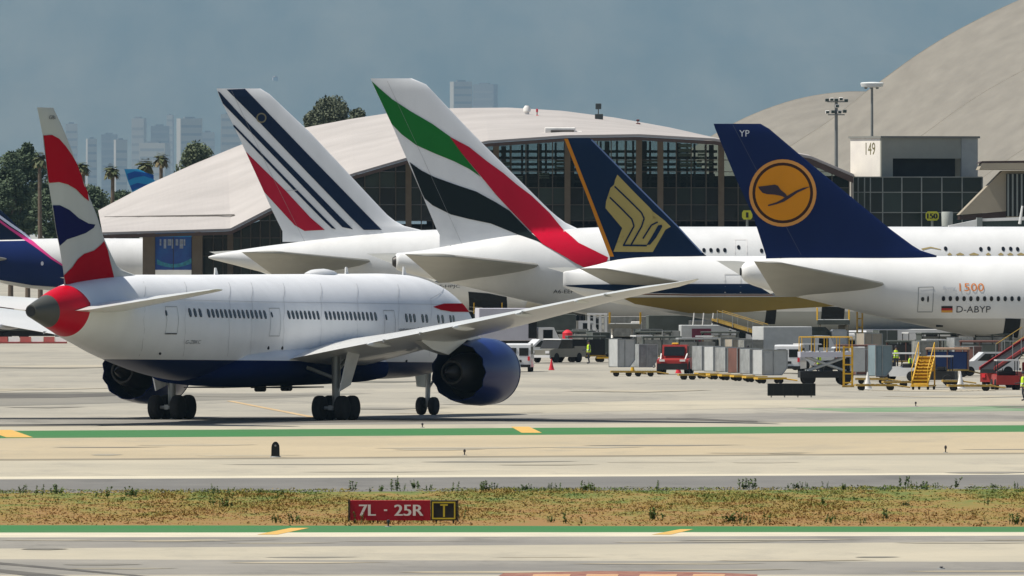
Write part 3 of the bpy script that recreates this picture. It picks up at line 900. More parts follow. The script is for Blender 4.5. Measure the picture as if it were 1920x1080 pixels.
for k in range(60):
    x = q0 + (q1 - q0) * (k + .5) / 60
    MB().box(x - .12, x + .12, 1.7, 1.89, 0, P(0, 430, DF).z).build('pier', m_frame, term)
# things on the roof
def roof_item(name, px, py, wpx, hpx, D, label, m, kind):
    p = P(px, py, D); s_ = D / F; e = empty(name, p, 0, label, kind)
    w, h = wpx * s_, hpx * s_
    if kind == 'vent':
        MB().lathe([(-.9, w * .3), (0, w * .3), (.05, w * .5), (h * .6, w * .5), (h, w * .25)], (0, 0, 0), 'z', 12).build('cowl', m, e, smooth=40)
        MB().box(-w * .3, w * .3, -w * .3, w * .3, -1.4, -.6).build('curb', m_fascia, e)
    elif kind == 'mast':
        MB().tube((0, 0, -1), (0, 0, h * .8), .06, .05, 6).build('pole', m_frame, e)
        MB().cbox(-w / 2, w / 2, -.2, .2, h * .55, h, .04).build('lamp_head', m, e)
        MB().cbox(-w * .6, w * .8, -.3, .3, -.8, h * .18, .04).build('base', m, e)
    else:
        MB().cbox(-w / 2, w / 2, -1, 1, 0, h, .08).build('casing', m, e)
        MB().cbox(-w * .3, w * .45, -1.3, -1.0, h * .15, h * .6, .05).build('grille', m_frame, e)
        MB().tube((w * .5, 0, h * .3), (w * .7, 0, h * .3), .1, .1, 6).build('duct_end', m, e)
m_hw_ = mat('white_unit', (.72, .70, .66), .5, var=.15)
roof_item('roof_vent', 988, 210, 14, 12, 1715, 'round white vent on top of the terminal roof', m_hw_, 'vent')
roof_item('roof_mast', 1007, 218, 4, 14, 1712, 'thin red obstruction light mast on the roof top', mat('red_lamp', (.55, .05, .08), .5, var=.1), 'mast')
roof_item('roof_mast', 1122, 218, 11, 24, 1715, 'dark antenna mast on the right of the roof top', mat('dark_unit', (.05, .06, .06), .6, var=.1), 'mast')
roof_item('roof_mast', 1196, 232, 6, 8, 1715, 'tiny dark obstruction light on the right roof slope', mat('dark_red_unit', (.12, .03, .03), .6, var=.1), 'mast')
roof_item('roof_unit', 1050, 251, 58, 12, 1652, 'long white air handling unit lying on the roof above the gold bird fin', m_hw_, 'roof unit')

# ================================================================== SHELL ROOFED HALLS (right)
m_shell = mat('beige_shell_roof', (0.215, 0.20, 0.17), .9, scale=.3, detail=11, col2=(0.172, 0.16, 0.137))
m_seam = mat('shell_seam', (.29, .265, .22), .8, var=.15)
def shell(name, sil, D, shift, nrow, dD, label, sag=0.0):
    """vault: silhouette polyline repeated towards the camera, shifted right/down"""
    e = empty(name, P(sil[0][0], YH + H * F / D, D), 0, label, 'building')
    o = e.location.copy()
    xs_, ys_ = [q[0] for q in sil], [q[1] for q in sil]
    sil = [(xs_[0] + (xs_[-1] - xs_[0]) * i / 48, pchip(xs_, ys_, xs_[0] + (xs_[-1] - xs_[0]) * i / 48)) for i in range(49)]
    rws = []
    for k in range(nrow + 1):
        rws.append([P(x + shift[0] * k, y + shift[1] * k + sag * k * k, D - dD * k) - o for x, y in sil])
    for k in range(nrow):
        for h_ in range(2):
            n2 = len(sil) // 2
            seg = range(0, n2 + 1) if h_ == 0 else range(n2, len(sil))
            a = [rws[k][i] for i in seg]; b = [rws[k + 1][i] for i in seg]
            n = len(a); mb = MB(); mb.add(a + b, [(i, i + 1, n + i + 1, n + i) for i in range(n - 1)])
            pn = mb.build('roof_panel', m_shell, e)
            so = pn.modifiers.new('thickness', 'SOLIDIFY'); so.thickness = .3; so.offset = 0
        mb = MB()
        for i in range(len(sil) - 1):
            mb.tube(rws[k][i], rws[k][i + 1], .22, .22, 5)
        mb.build('roof_rib', m_seam, e)
    return e, rws
sil1 = [(1380, 345), (1430, 312), (1480, 278), (1520, 252), (1555, 229), (1590, 202), (1625, 174), (1658, 150), (1700, 119), (1740, 92), (1785, 65), (1830, 41), (1875, 19), (1920, -1), (1990, -28), (2080, -54), (2200, -76), (2340, -80)]
sh1, rw1 = shell('great_hall', sil1, 1980, (88, 92), 5, 22, 'huge beige shell-roofed hall rising out of the frame at right', 2)
sil2 = [(1290, 285), (1330, 260), (1365, 240), (1400, 222), (1450, 202), (1500, 187), (1550, 178), (1600, 174), (1660, 176), (1720, 190), (1800, 220)]
sh2, rw2 = shell('second_hall', sil2, 2080, (55, 62), 3, 20, 'lower beige shell roof behind the light masts', 2)
# little fittings on the shells
for k, (rr, row_, i) in enumerate([(0, 1, 9), (0, 1, 14), (0, 2, 10), (0, 2, 19), (0, 1, 24), (0, 3, 12), (1, 1, 14), (1, 1, 22), (0, 2, 25)]):
    p = ((rw1, rw2)[rr][row_][i] * .55 + (rw1, rw2)[rr][row_ + 1][i] * .45) + (sh1, sh2)[rr].location
    e = empty('roof_hatch', p, 0, 'small pale hatch fixed on the beige shell roofs', 'hatch', 'hatches on the shell roofs')
    MB().cbox(-.3, .3, -.7, .5, -.15, .3, .05).build('hatch_body', m_hw_, e)
    MB().cbox(-.34, .34, -.76, .4, .3, .36, .02).build('hatch_lid', m_hw_, e)

# gate block: white sunlit end, front's shade put into its greyer colour
DB = 1660.0
m_bw = mat('white_render', (.72, .68, .60), .85, scale=.5, col2=(.64, .60, .54))
m_bg = mat('shaded_render', (.33, .33, .28), .85, scale=.4, col2=(.29, .29, .245))
blk = empty('gate_block', P(1650, YH + H * F / DB, DB), 0, 'gate block with white sunlit end wall and shade-grey upper storey above dark glass', 'building')
bo = blk.location.copy(); sB = DB / F
th = R(24)
fw, lw = 183 * sB / math.cos(th), 53 * sB / math.sin(th)
zt, zb = P(0, 259, DB).z, P(0, 331, DB).z
ux = Vector((math.cos(th), math.sin(th), 0)); uy = Vector((-math.sin(th), math.cos(th), 0))
def rbox(mb, a0, a1, b0, b1, z0, z1):
    vs = [ux * a + uy * b + Vector((0, 0, z)) for z in (z0, z1) for b in (b0, b1) for a in (a0, a1)]
    return mb.add(vs, [(0, 2, 3, 1), (4, 5, 7, 6), (0, 1, 5, 4), (2, 6, 7, 3), (0, 4, 6, 2), (1, 3, 7, 5)])
fwm = 150 * sB / math.cos(th)
rbox(MB(), 0, 1.2, .01, lw, zb, zt).build('white_end_wall', m_bw, blk)
r0, r1 = 22 * sB / math.cos(th), 152 * sB / math.cos(th)
zr = P(0, 297, DB).z
mb = MB(); rbox(mb, .0, fw, .005 - .3, 0, zr, zt); rbox(mb, 0, r0, -.3, 0, zb, zr); rbox(mb, r1, fw, -.3, 0, zb, zr); rbox(mb, 1.2, fw, 1.6, lw, zb, zt); mb.build('upper_storey', m_bg, blk)
rbox(MB(), r0, r1, 1.2, 1.5, zb, zr).build('recess', m_int, blk)
rbox(MB(), -.15, fw + .2, -.5, lw + .2, zt, zt + .22).build('roof_coping', mat('grey_coping', (.2, .2, .18), .8, var=.1), blk)
rbox(MB(), 152 * sB / math.cos(th), fw, -.36, -.3, zb, zt).build('pilaster', mat('light_grey_render', (.36, .37, .35), .85, var=.1), blk)
vs, fs = text_mesh('149', 17 * sB / math.sin(th), 23 * sB)
MB().add([-ux * .02 + uy * (lw * .48 - u) + Vector((0, 0, P(0, 290, DB).z + v)) for u, v in vs], fs).build('gate_number', mat('olive_lettering', (.17, .15, .07), .7, var=.2), blk)
# glass storey below
m_gf = mat('grey_mullion', (.20, .22, .21), .5, .2, var=.1)
gx = [1598, 1609, 1621, 1632, 1655, 1691, 1728, 1766, 1804, 1842]
for a, b in zip(gx, gx[1:]):
    for y0, y1 in ((333, 360), (361, 398), (399, 440)):
        q0, q1 = P(a + .8, y1, DB - 3) - bo, P(b - .8, y0, DB - 3) - bo
        MB().box(q0.x, q1.x, -3, -2.9, q0.z + .02, q1.z).build('pane', gl[rg.choice((0, 0, 2))], blk)
for x in gx:
    q = P(x, 332, DB - 3) - bo
    MB().box(q.x - .06, q.x + .06, -3.1, -2.85, 0, q.z).build('mullion', m_gf, blk)
for y in (332, 360.5, 398.5):
    q0, q1 = P(1598, y + .8, DB - 3) - bo, P(1842, y - .8, DB - 3) - bo
    MB().box(q0.x, q1.x, -3.14, -2.83, q0.z, q1.z).build('transom', m_gf, blk)
q0, q1 = P(1598, 440, DB - 2) - bo, P(1842, 331, DB - 2) - bo
MB().box(q0.x, q1.x, -2, 3, 0, q1.z).build('lower_storey', m_int, blk)
MB().box(q0.x - .05, q0.x + .12, -3.2, -1.9, 0, q1.z).build('white_corner_post', m_bw, blk)

# beige sloping wing at the right edge
m_bei = mat('beige_concrete_wall', (.33, .29, .22), .85, scale=.2, col2=(.28, .245, .19))
wg = empty('sloping_wing', P(1880, YH + H * F / 1645, 1645), 0, 'beige building with a slanting wall and louvred window at the right edge', 'building')
wo = wg.location.copy()
def ppoly(pts, D): return [((P(x, y, D) - wo).x, (P(x, y, D) - wo).z) for x, y in pts]
MB().prism(ppoly([(1798, 403), (1880, 320), (2100, 318), (2100, 430), (1887, 430), (1887, 396)], 1642), -3, 6, 'y').build('slanting_wall', m_bei, wg)
MB().prism(ppoly([(1836, 318), (1842, 306), (2100, 304), (2100, 318)], 1640), -5, 7, 'y').build('roof_slab', m_bei, wg)
MB().prism(ppoly([(1836, 305.8), (1842, 302), (2100, 299), (2100, 303.8), (1842, 305.8)], 1640), -4.6, 6.5, 'y').build('roof_membrane', m_fascia, wg)
a, b = P(1887, 406, 1641) - wo, P(2000, 326, 1641) - wo
MB().box(a.x, b.x, -3.2, -3.02, a.z, b.z).build('window', gl[1], wg)
for k in range(14):
    x = a.x + .12 + k * .46
    MB().box(x, x + .17, -3.5, -3.22, a.z, b.z).build('louvre', m_gf, wg)
MB().prism(ppoly([(1800, 404), (1887, 396), (1887, 412), (1800, 412)], 1641), -2.9, 5, 'y').build('dark_base_wall', m_fascia, wg)  # low dark brown wall below the slanting one

# jet bridges (white tubes over the parked fuselages, right edge)
jb = empty('jet_bridge', P(1850, YH + H * F / 1600, 1600), 0, 'white jet bridge tube above the white fuselages at right', 'jet bridge')
jo = jb.location.copy(); m_jb = mat('jet_bridge_white', (.75, .75, .73), .5, var=.08)
def jpoly(pts): return [((P(x, y, 1600) - jo).x, (P(x, y, 1600) - jo).z) for x, y in pts]
MB().prism(jpoly([(1778, 423), (1835, 411), (1835, 424), (1778, 430)]), -1.5, 1.5, 'y').build('near_tunnel', m_jb, jb)
MB().prism(jpoly([(1838, 410), (1960, 405), (1960, 412), (1838, 415)]), -1.4, 1.4, 'y').build('roof_tunnel', m_jb, jb)
MB().prism(jpoly([(1838, 415), (1960, 412), (1960, 432), (1838, 432)]), -1.2, 1.2, 'y').build('side_glazing', gl[2], jb)
MB().prism(jpoly([(1831, 408), (1841, 408), (1841, 430), (1831, 430)]), -1.8, 1.8, 'y').build('rotunda', m_gf, jb)
MB().tube((P(1912, 420, 1598) - jo), (P(1917, 386, 1598) - jo), .16, .1, 6).build('antenna', m_jb, jb)
for x in (1800, 1900):
    q = P(x, 430, 1600) - jo; MB().tube((q.x, 0, 0), (q.x, 0, q.z), .3, .3, 8).build('support_leg', m_gf, jb)
# yellow gate signs
m_sy = mat('sign_yellow', (.40, .40, .03), .6, var=.1); m_sk = mat('sign_black', (.015, .015, .012), .6)
for (px, py, w, txt, lab) in ((1748, 405, 28, '150', 'yellow gate sign reading 150 in front of the dark glass storey'), (1401, 403, 22, '1', 'yellow gate sign half hidden by the navy tail with the crane circle')):
    e = empty('gate_sign', (P(px, 0, 1630).x, 1630, 0), 0, lab, 'sign'); z = P(px, py, 1630).z; s_ = 1630 / F
    h, ww = 8.6 * s_, w / 2 * s_ * .88
    pl = [(-ww, -h * .5), (-ww * .7, -h), (ww * .7, -h), (ww, -h * .5), (ww, h * .5), (ww * .7, h), (-ww * .7, h), (-ww, h * .5)]
    MB().prism([(u, z + v) for u, v in pl], -.1, .1, 'y').build('sign_board', m_sy, e)
    flat_text('lettering', txt, ww * (1.5 if len(txt) > 1 else .3), h * 1.15, m_sk, e, -ww * (.75 if len(txt) > 1 else .15), -.11, z - h * .58, bold=.05)
    MB().tube((0, .2, 0), (0, .2, z), .15, .12, 8).build('post', m_gf, e)
e = empty('water_drum', (P(1776, 0, 1628).x, 1628, 0), 0, 'grey cylindrical duct standing beside the yellow 150 sign', 'duct')
s_ = 1628 / F; z0, z1 = P(0, 424, 1628).z, P(0, 397, 1628).z
MB().lathe([(z0, 10 * s_), (z1 - .1, 11 * s_), (z1, 10 * s_)], (0, 0, 0), 'z', 20).build('drum', mat('grey_drum', (.36, .38, .35), .6, var=.1), e, smooth=40)
MB().tube((0, 0, 0), (0, 0, z0), .3, .3, 8).build('post', m_gf, e)
# light masts
m_pole = mat('galvanised_pole', (.19, .20, .19), .5, .4, var=.15)
e = empty('light_mast', (P(1568, 0, 1720).x, 1720, 0), 0, 'floodlight mast with a cluster of lamps in front of the beige shells', 'light mast')
zt = P(0, 190, 1720).z; s_ = 1720 / F
MB().tube((0, 0, 0), (0, 0, zt), .26, .17, 10).build('pole', m_pole, e)
MB().box(-.9, .9, -.35, .35, zt - 1.5, zt - 1.38).build('lower_ring', m_pole, e); MB().box(-1, 1, -.35, .35, zt - .1, zt + .02).build('upper_ring', m_pole, e)
for k, (dx, dz) in enumerate([(-1.0, .1), (-.5, .15), (0, .1), (.5, .2), (1.05, .05), (-.95, -1.2), (-.35, -1.15), (.35, -1.2), (.9, -1.1), (0.1, -.55)]):
    o = MB().cbox(dx - .22, dx + .22, -.5, -.1, zt + dz - .15, zt + dz + .22, .05).build('floodlight', m_hw_ if k % 2 else m_pole, e)
    MB().box(dx - .17, dx + .17, -.52, -.505, zt + dz - .1, zt + dz + .17).build('lens', gl[2], o)
e = empty('light_mast', (P(1635, 0, 1700).x, 1700, 0), 0, 'slim light mast with a flat white disc head above the gate block', 'light mast')
zt = P(0, 158, 1700).z
MB().tube((0, 0, 0), (0, 0, zt), .2, .13, 10).build('pole', m_pole, e)
MB().lathe([(-.35, .5), (-.25, 1.15), (.1, 1.25), (.2, 1.1), (.25, .2)], (0, 0, zt), 'z', 20).build('lamp_head', mat('lamp_white', (.6, .62, .6), .5, var=.1), e, smooth=40)
for k in range(3): MB().box(-.8 + .6 * k, -.5 + .6 * k, -.2, .2, zt - .5, zt - .3).build('lamp', m_pole, e)
# ================================================================== AIRCRAFT
m_wht = mat('aircraft_white', (.68, .68, .665), .36, var=.10, scale=.35, detail=7, stretch=(1, 1, .25), coat=.1)
m_gry = mat('wing_grey', (.30, .295, .26), .4, var=.08, scale=.5)
m_wing = mat('wing_light_grey', (.60, .60, .56), .35, var=.06, scale=.5)
m_tyre = mat('tyre_rubber', (.018, .018, .018), .85, var=.2)
m_rim = mat('wheel_rim', (.22, .22, .21), .5, .5, var=.1)
m_strut = mat('gear_strut', (.30, .31, .30), .45, .4, var=.1)
m_dark = mat('dark_opening', (.012, .013, .014), .7, var=.2)
m_core = mat('hot_metal', (.035, .031, .028), .5, .3, var=.2)
m_fan = mat('fan_disc', (.03, .03, .034), .35, .5, var=.2)
m_win = glass_mat('cabin_glass', (.010, .012, .016), .12)
m_navy = mat('paint_navy', (.006, .012, .045), .3, coat=.4)
m_line = mat('panel_line', (.33, .34, .34), .6, var=.1)
m_ltr = mat('dark_lettering', (.055, .055, .06), .5, var=.05)
G1 = 'parked wide-body airliners'

def std_nose(st, x0, L, zc, hw, hh):
    """append a nose of length L ahead of x0"""
    for t, k, dz in ((.0, 1, 0), (.35, .97, 0), (.6, .86, -.03), (.8, .64, -.10), (.93, .38, -.2), (.985, .17, -.26), (1, .04, -.28)):
        st.append((x0 + L * t, zc + dz * hh, hw * k, hh * k))
def bogie(c, x, y, rows, r=.66, w=.5, lat=1.2, pitch=1.5, top=3.0, parent=None, strut=.2):
    e = MB().tube((x, y, r), (x, y, top), strut * .8, strut, 10).build('gear_strut', m_strut, c.root, smooth=40)
    MB().box(x - pitch * (rows - 1) / 2 - .1, x + pitch * (rows - 1) / 2 + .1, y - .12, y + .12, r - .12, r + .14).build('bogie_beam', m_strut, e)
    for i in range(rows):
        xx = x + (i - (rows - 1) / 2) * pitch
        MB().tube((xx, y - lat / 2, r), (xx, y + lat / 2, r), .1, .1, 8).build('axle', m_strut, e)
        for sd in (-1, 1):
            c.wheel(xx, y + sd * lat / 2, r, r, w, m_tyre, m_rim)
    return e
def window_row(c, pts, surf, w, h, m=None, off=.03):
    """one small rounded window per pixel position; shared shape"""
    for px, py in pts:
        x, z = c.uns(px, py, surf)
        y = surf(x, z); dz = .12
        sl = (surf(x, z + dz) - surf(x, z - dz)) / (2 * dz); sx = (surf(x + .2, z) - surf(x - .2, z)) / .4
        k = .28
        pl = [(-w / 2, -h / 2 + h * k), (-w / 2 + w * k, -h / 2), (w / 2 - w * k, -h / 2), (w / 2, -h / 2 + h * k), (w / 2, h / 2 - h * k), (w / 2 - w * k, h / 2), (-w / 2 + w * k, h / 2), (-w / 2, h / 2 - h * k)]
        mb = MB(); n = 8
        vs = [(u, sl * v + sx * u - off, v) for u, v in pl] + [(u * 1.02, sl * v + sx * u + .02, v * 1.02) for u, v in pl]
        mb.add(vs, [list(range(n))] + [(i, (i + 1) % n, (i + 1) % n + n, i + n) for i in range(n)])
        o = mb.build('cabin_window', m or m_win, c.root)
        o.location = (x, y, z)
def outline(c, name, pts, surf, m, w=.05, off=.03, closed=True):
    """thin painted outline along a pixel polyline"""
    L = c.poly(pts, surf); mb = MB()
    if closed: L = L + [L[0]]
    for (x0, z0), (x1, z1) in zip(L, L[1:]):
        d = Vector((x1 - x0, z1 - z0)); 
        if d.length < 1e-6: continue
        n_ = max(1, int(d.length / .5)); nn = Vector((-d.y, d.x)).normalized() * w / 2
        for i in range(n_):
            a = Vector((x0, z0)) + d * (i / n_); b = Vector((x0, z0)) + d * ((i + 1) / n_)
            q = [a - nn, b - nn, b + nn, a + nn]
            mb.add([(v.x, surf(v.x, v.y) - off, v.y) for v in q], [(0, 1, 2, 3)])
    return mb.build(name, m, c.root)

# ------------------------------------------------------------------ taxiing jet with striped red, white and blue tail (787-like, real proportions)
ba = Craft('taxiing_airliner', 476, 884, 21.5, 'white airliner with navy belly and red tail cone taxiing away in front', 'airliners on the airfield')
zc0, hh0, hw0 = 5.07, 2.97, 2.885
st = [(-31.25, 6.16, .30, .34), (-30.6, 6.17, .42, .50), (-29.3, 6.17, .68, .80), (-28, 6.18, .98, 1.10), (-26, 6.12, 1.36, 1.50), (-24, 6.02, 1.70, 1.80), (-21, 5.80, 2.12, 2.20), (-18, 5.58, 2.45, 2.48), (-15, 5.36, 2.68, 2.70), (-11.5, 5.18, 2.83, 2.87), (-8, 5.09, hw0, hh0 - .02), (-4, zc0, hw0, hh0), (10, zc0, hw0, hh0), (18, zc0, hw0, hh0), (22, zc0 - .02, 2.80, 2.90), (25, zc0 - .12, 2.55, 2.62), (27.6, zc0 - .32, 2.1, 2.10), (29.4, zc0 - .52, 1.5, 1.5), (30.6, zc0 - .68, .88, .88), (31.2, zc0 - .76, .4, .4), (31.4, zc0 - .78, .06, .06)]
ba.stations(st)
def paint(name, base, layers, rough=.5, coat=0.0, spec=.0):
    """layers: (colour, [ (a,b,c) half planes a*x + b*z + c > 0 ... ]) in the craft's own coordinates"""
    m = bpy.data.materials.new(name); m.use_nodes = True
    n, l = m.node_tree.nodes, m.node_tree.links
    b = n['Principled BSDF']; b.inputs['Roughness'].default_value = rough; b.inputs['Coat Weight'].default_value = coat; b.inputs['Coat Roughness'].default_value = .15; b.inputs['Specular IOR Level'].default_value = spec
    tc = n.new('ShaderNodeTexCoord'); sp = n.new('ShaderNodeSeparateXYZ'); l.new(tc.outputs['Object'], sp.inputs[0])
    nz = n.new('ShaderNodeTexNoise'); nz.inputs['Scale'].default_value = .5; nz.inputs['Detail'].default_value = 6
    mpn = n.new('ShaderNodeMapping'); mpn.inputs['Scale'].default_value = (1.0, 1, .25); l.new(tc.outputs['Object'], mpn.inputs[0]); l.new(mpn.outputs[0], nz.inputs['Vector'])
    def M(op, a, bb):
        q = n.new('ShaderNodeMath'); q.operation = op
        for i, v in enumerate((a, bb)):
            if isinstance(v, (int, float)): q.inputs[i].default_value = v
            else: l.new(v, q.inputs[i])
        return q.outputs[0]
    cur = None
    for col, hp in layers:
        f = None
        for a, bz, c in hp:
            e = M('ADD', M('ADD', M('MULTIPLY', sp.outputs['X'], a), M('MULTIPLY', sp.outputs['Z'], bz)), c)
            g = M('GREATER_THAN', e, 0.0)
            f = g if f is None else M('MULTIPLY', f, g)
        mx = n.new('ShaderNodeMix'); mx.data_type = 'RGBA'
        l.new(f, mx.inputs[0])
        if cur is None: mx.inputs[6].default_value = (*base, 1)
        else: l.new(cur, mx.inputs[6])
        mx.inputs[7].default_value = (*col, 1)
        cur = mx.outputs[2]
    if cur is None:
        rgb = n.new('ShaderNodeRGB'); rgb.outputs[0].default_value = (*base, 1); cur = rgb.outputs[0]
    hs = n.new('ShaderNodeHueSaturation'); l.new(cur, hs.inputs['Color'])
    l.new(M('ADD', M('MULTIPLY', nz.outputs['Fac'], .26), .87), hs.inputs['Value'])
    l.new(hs.outputs[0], b.inputs['Base Color'])
    return m
def hline(p, q, sgn):
    """half plane through local points p,q (x,z)"""
    dx, dz = q[0] - p[0], q[1] - p[1]
    a, b_ = -dz * sgn, dx * sgn
    return (a, b_, -(a * p[0] + b_ * p[1]))
RED = (.50, .002, .016); NAVY = (.005, .013, .058); WHITE = (.80, .80, .79)
nb0 = ba.uns(217, 672, ba.fus_y); nb1 = ba.uns(292, 712, ba.fus_y)
m_ba = paint('jet_fuselage_paint', (.74, .745, .75), spec=.1, rough=.4, layers=[
    (NAVY, [(-.0115, -1, 3.27), hline(nb0, nb1, 1)]),
    (RED, [(-1, .30, -26.1 - .30 * 6.6), (-1, -.55, -25.75 + .55 * 5.9)]),
    ((.085, .085, .075), [(-1, -.12, -29.0 + .12 * 6)])])
ba.fuselage(m_ba, n=56, step=.7)
MB().lathe([(-31.27, .02), (-31.27, .26), (-31.2, .31), (-30.9, .31)], (0, 0, 6.16), 'x', 20).build('exhaust_pipe', m_dark, ba.root, smooth=40)
# wing to body fairing
fr = []
for x, w, zt_, zb_ in ((-11, .6, 2.9, 2.3), (-9.5, 2.2, 3.4, 2.05), (-7, 3.0, 4.0, 1.93), (-3, 3.25, 4.25, 1.86), (3, 3.3, 4.3, 1.84), (9, 3.2, 4.2, 1.88), (13, 2.8, 3.6, 1.95), (15.5, 1.7, 2.8, 2.08), (16.5, .6, 2.5, 2.2)):
    fr.append([(x, w * math.sin(2 * math.pi * i / 32), (zt_ + zb_) / 2 + (zt_ - zb_) / 2 * (abs(math.cos(2 * math.pi * i / 32)) ** .7) * (1 if math.cos(2 * math.pi * i / 32) >= 0 else -1)) for i in range(32)])
m_fair = paint('fairing_paint', (.72, .725, .73), [(NAVY, [(-.0115, -1, 3.27)])])
MB().loft(fr).build('wing_fairing', m_fair, ba.root, smooth=60)
# fin
te = [(69.5, 202), (80, 254), (90, 340), (97.5, 385), (104, 430), (111, 462), (118, 505), (122, 538)]
le = [(100, 202), (104, 212), (110, 225), (122, 252), (140, 300), (160, 355), (180, 405), (192, 445), (205, 475), (217, 500), (238, 512), (252, 516)]
ba.make_fin(te, le, paint('jet_fin_paint', (.50, .505, .48), []), tc=.10, root_drop=.5, rows=36)
m_fr, m_fb = paint('fin_red', (.40, .006, .016), []), paint('fin_blue', (.012, .014, .07), [])
ba.decal('red_wave', [(80.6, 254), (97, 253), (110, 260), (122.5, 274), (135, 292), (147.5, 320), (160, 352), (166, 377), (158, 371), (142, 355), (127, 346), (110, 341.5), (92, 343), (90.3, 340)], ba.fin_y, m_fr, cell=.9)
ba.decal('blue_wave', [(98.5, 385), (112, 385), (130, 394), (147, 409), (165, 419), (178, 421), (175, 427), (160, 437), (140, 444), (125, 449), (116, 456), (111.2, 461), (104.6, 430)], ba.fin_y, m_fb, cell=.9)
ba.decal('red_wave', [(194.5, 452), (190, 462), (175, 470), (157, 476), (145, 486), (135, 501), (119.5, 516), (122.5, 533), (150, 533), (175, 531), (205, 526), (213, 521), (206, 505), (205, 487), (201.5, 470)], ba.fin_y, m_fr, cell=.9)
for px_ in (268, 345, 428, 470, 530, 600, 668, 745, 806):
    outline(ba, 'panel_seam', [(px_, 525 + .01 * px_), (px_ + 1, 560), (px_ + 1, 600), (px_, 640), (px_ - 2, 668)], ba.fus_y, mat('skin_seam', (.50, .505, .51), .5), w=.03, off=.015, closed=False)
outline(ba, 'panel_seam', [(250, 560), (500, 566), (850, 572)], ba.fus_y, mat('skin_seam', (.50, .505, .51), .5), w=.025, off=.015, closed=False)
ba.text('lettering', 'GBI', 91, 223.5, 12, 7, ba.fin_y, m_ltr)
# windows, doors
rowpts = [(356 + 9.6 * k, 586 + .25 * k) for k in range(3)] + [(391 + 8.12 * k, 587.2 + .2 * k) for k in range(14)] + [(541.5 + 7.8 * k, 590.2 + .15 * k) for k in range(8)] + [(611.5 + 7.72 * k, 591.6 + .15 * k) for k in range(13)] + [(762, 596), (769.5, 596.2), (777, 596.4), (792.5, 597), (800, 597.2), (822, 598), (830, 598.2), (845, 598.8), (850.5, 599)]
window_row(ba, rowpts, ba.fus_y, .30, .47)
window_row(ba, [(311.5, 587), (509.5, 590), (724, 595)], ba.fus_y, .18, .3)
for (x0, x1, y0, y1) in ((309, 331, 575, 626), (504, 523, 578, 630), (718, 738, 582, 634)):
    outline(ba, 'cabin_door', [(x0, y0), (x1, y0), (x1, y1), (x0, y1)], ba.fus_y, m_line, w=.035)
ba.decal('door_sill', [(308.5, 624.5), (330.5, 624.5), (330.5, 627), (308.5, 627)], ba.fus_y, m_ltr, cell=.3)
ba.text('lettering', 'G-ZBKC', 346, 645, 28, 7, ba.fus_y, mat('faint_lettering', (.24, .24, .25), .5))
ba.text('lettering', 'oneworld', 748, 621, 42, 7, ba.fus_y, m_ltr)
ba.decal('red_flash', [(811, 575), (832, 569), (851, 568.5), (862, 578), (864, 585), (846, 584.5), (826, 581)], ba.fus_y, m_fr, cell=.5)
for px, py in ((301, 662), (503, 652), (529, 652), (655, 676), (762, 676)):
    x, z = ba.uns(px, py, ba.fus_y); MB().lathe([(-.03, .11), (.02, .10)], (x, ba.fus_y(x, z), z), 'y', 10).build('vent_port', m_dark, ba.root)
# antennas and satcom hump on the crown
def hump(x0, x1, hh_, w):
    rings = []
    for t in (0, .12, .3, .6, .85, 1):
        k = math.sin(math.pi * min(.97, max(.03, t))) ** .5
        x = x0 + (x1 - x0) * t
        rings.append([(x, w * k * math.cos(a * math.pi / 6), 8.0 + hh_ * k * math.sin(a * math.pi / 6)) for a in range(7)] + [(x, 0, 7.8)])
    return MB().loft(rings).build('satcom_dome', m_wht, ba.root, smooth=50)
xh, _ = ba.un(600, 512); hump(xh - 1.9, xh + 2.2, .34, .6)
for px in (650, 758, 405):
    x, _ = ba.un(px, 512); MB().prism([(x - .25, 7.95), (x + .3, 7.95), (x + .0, 8.42), (x - .18, 8.42)], -.03, .03, 'y').build('blade_antenna', m_wht, ba.root)
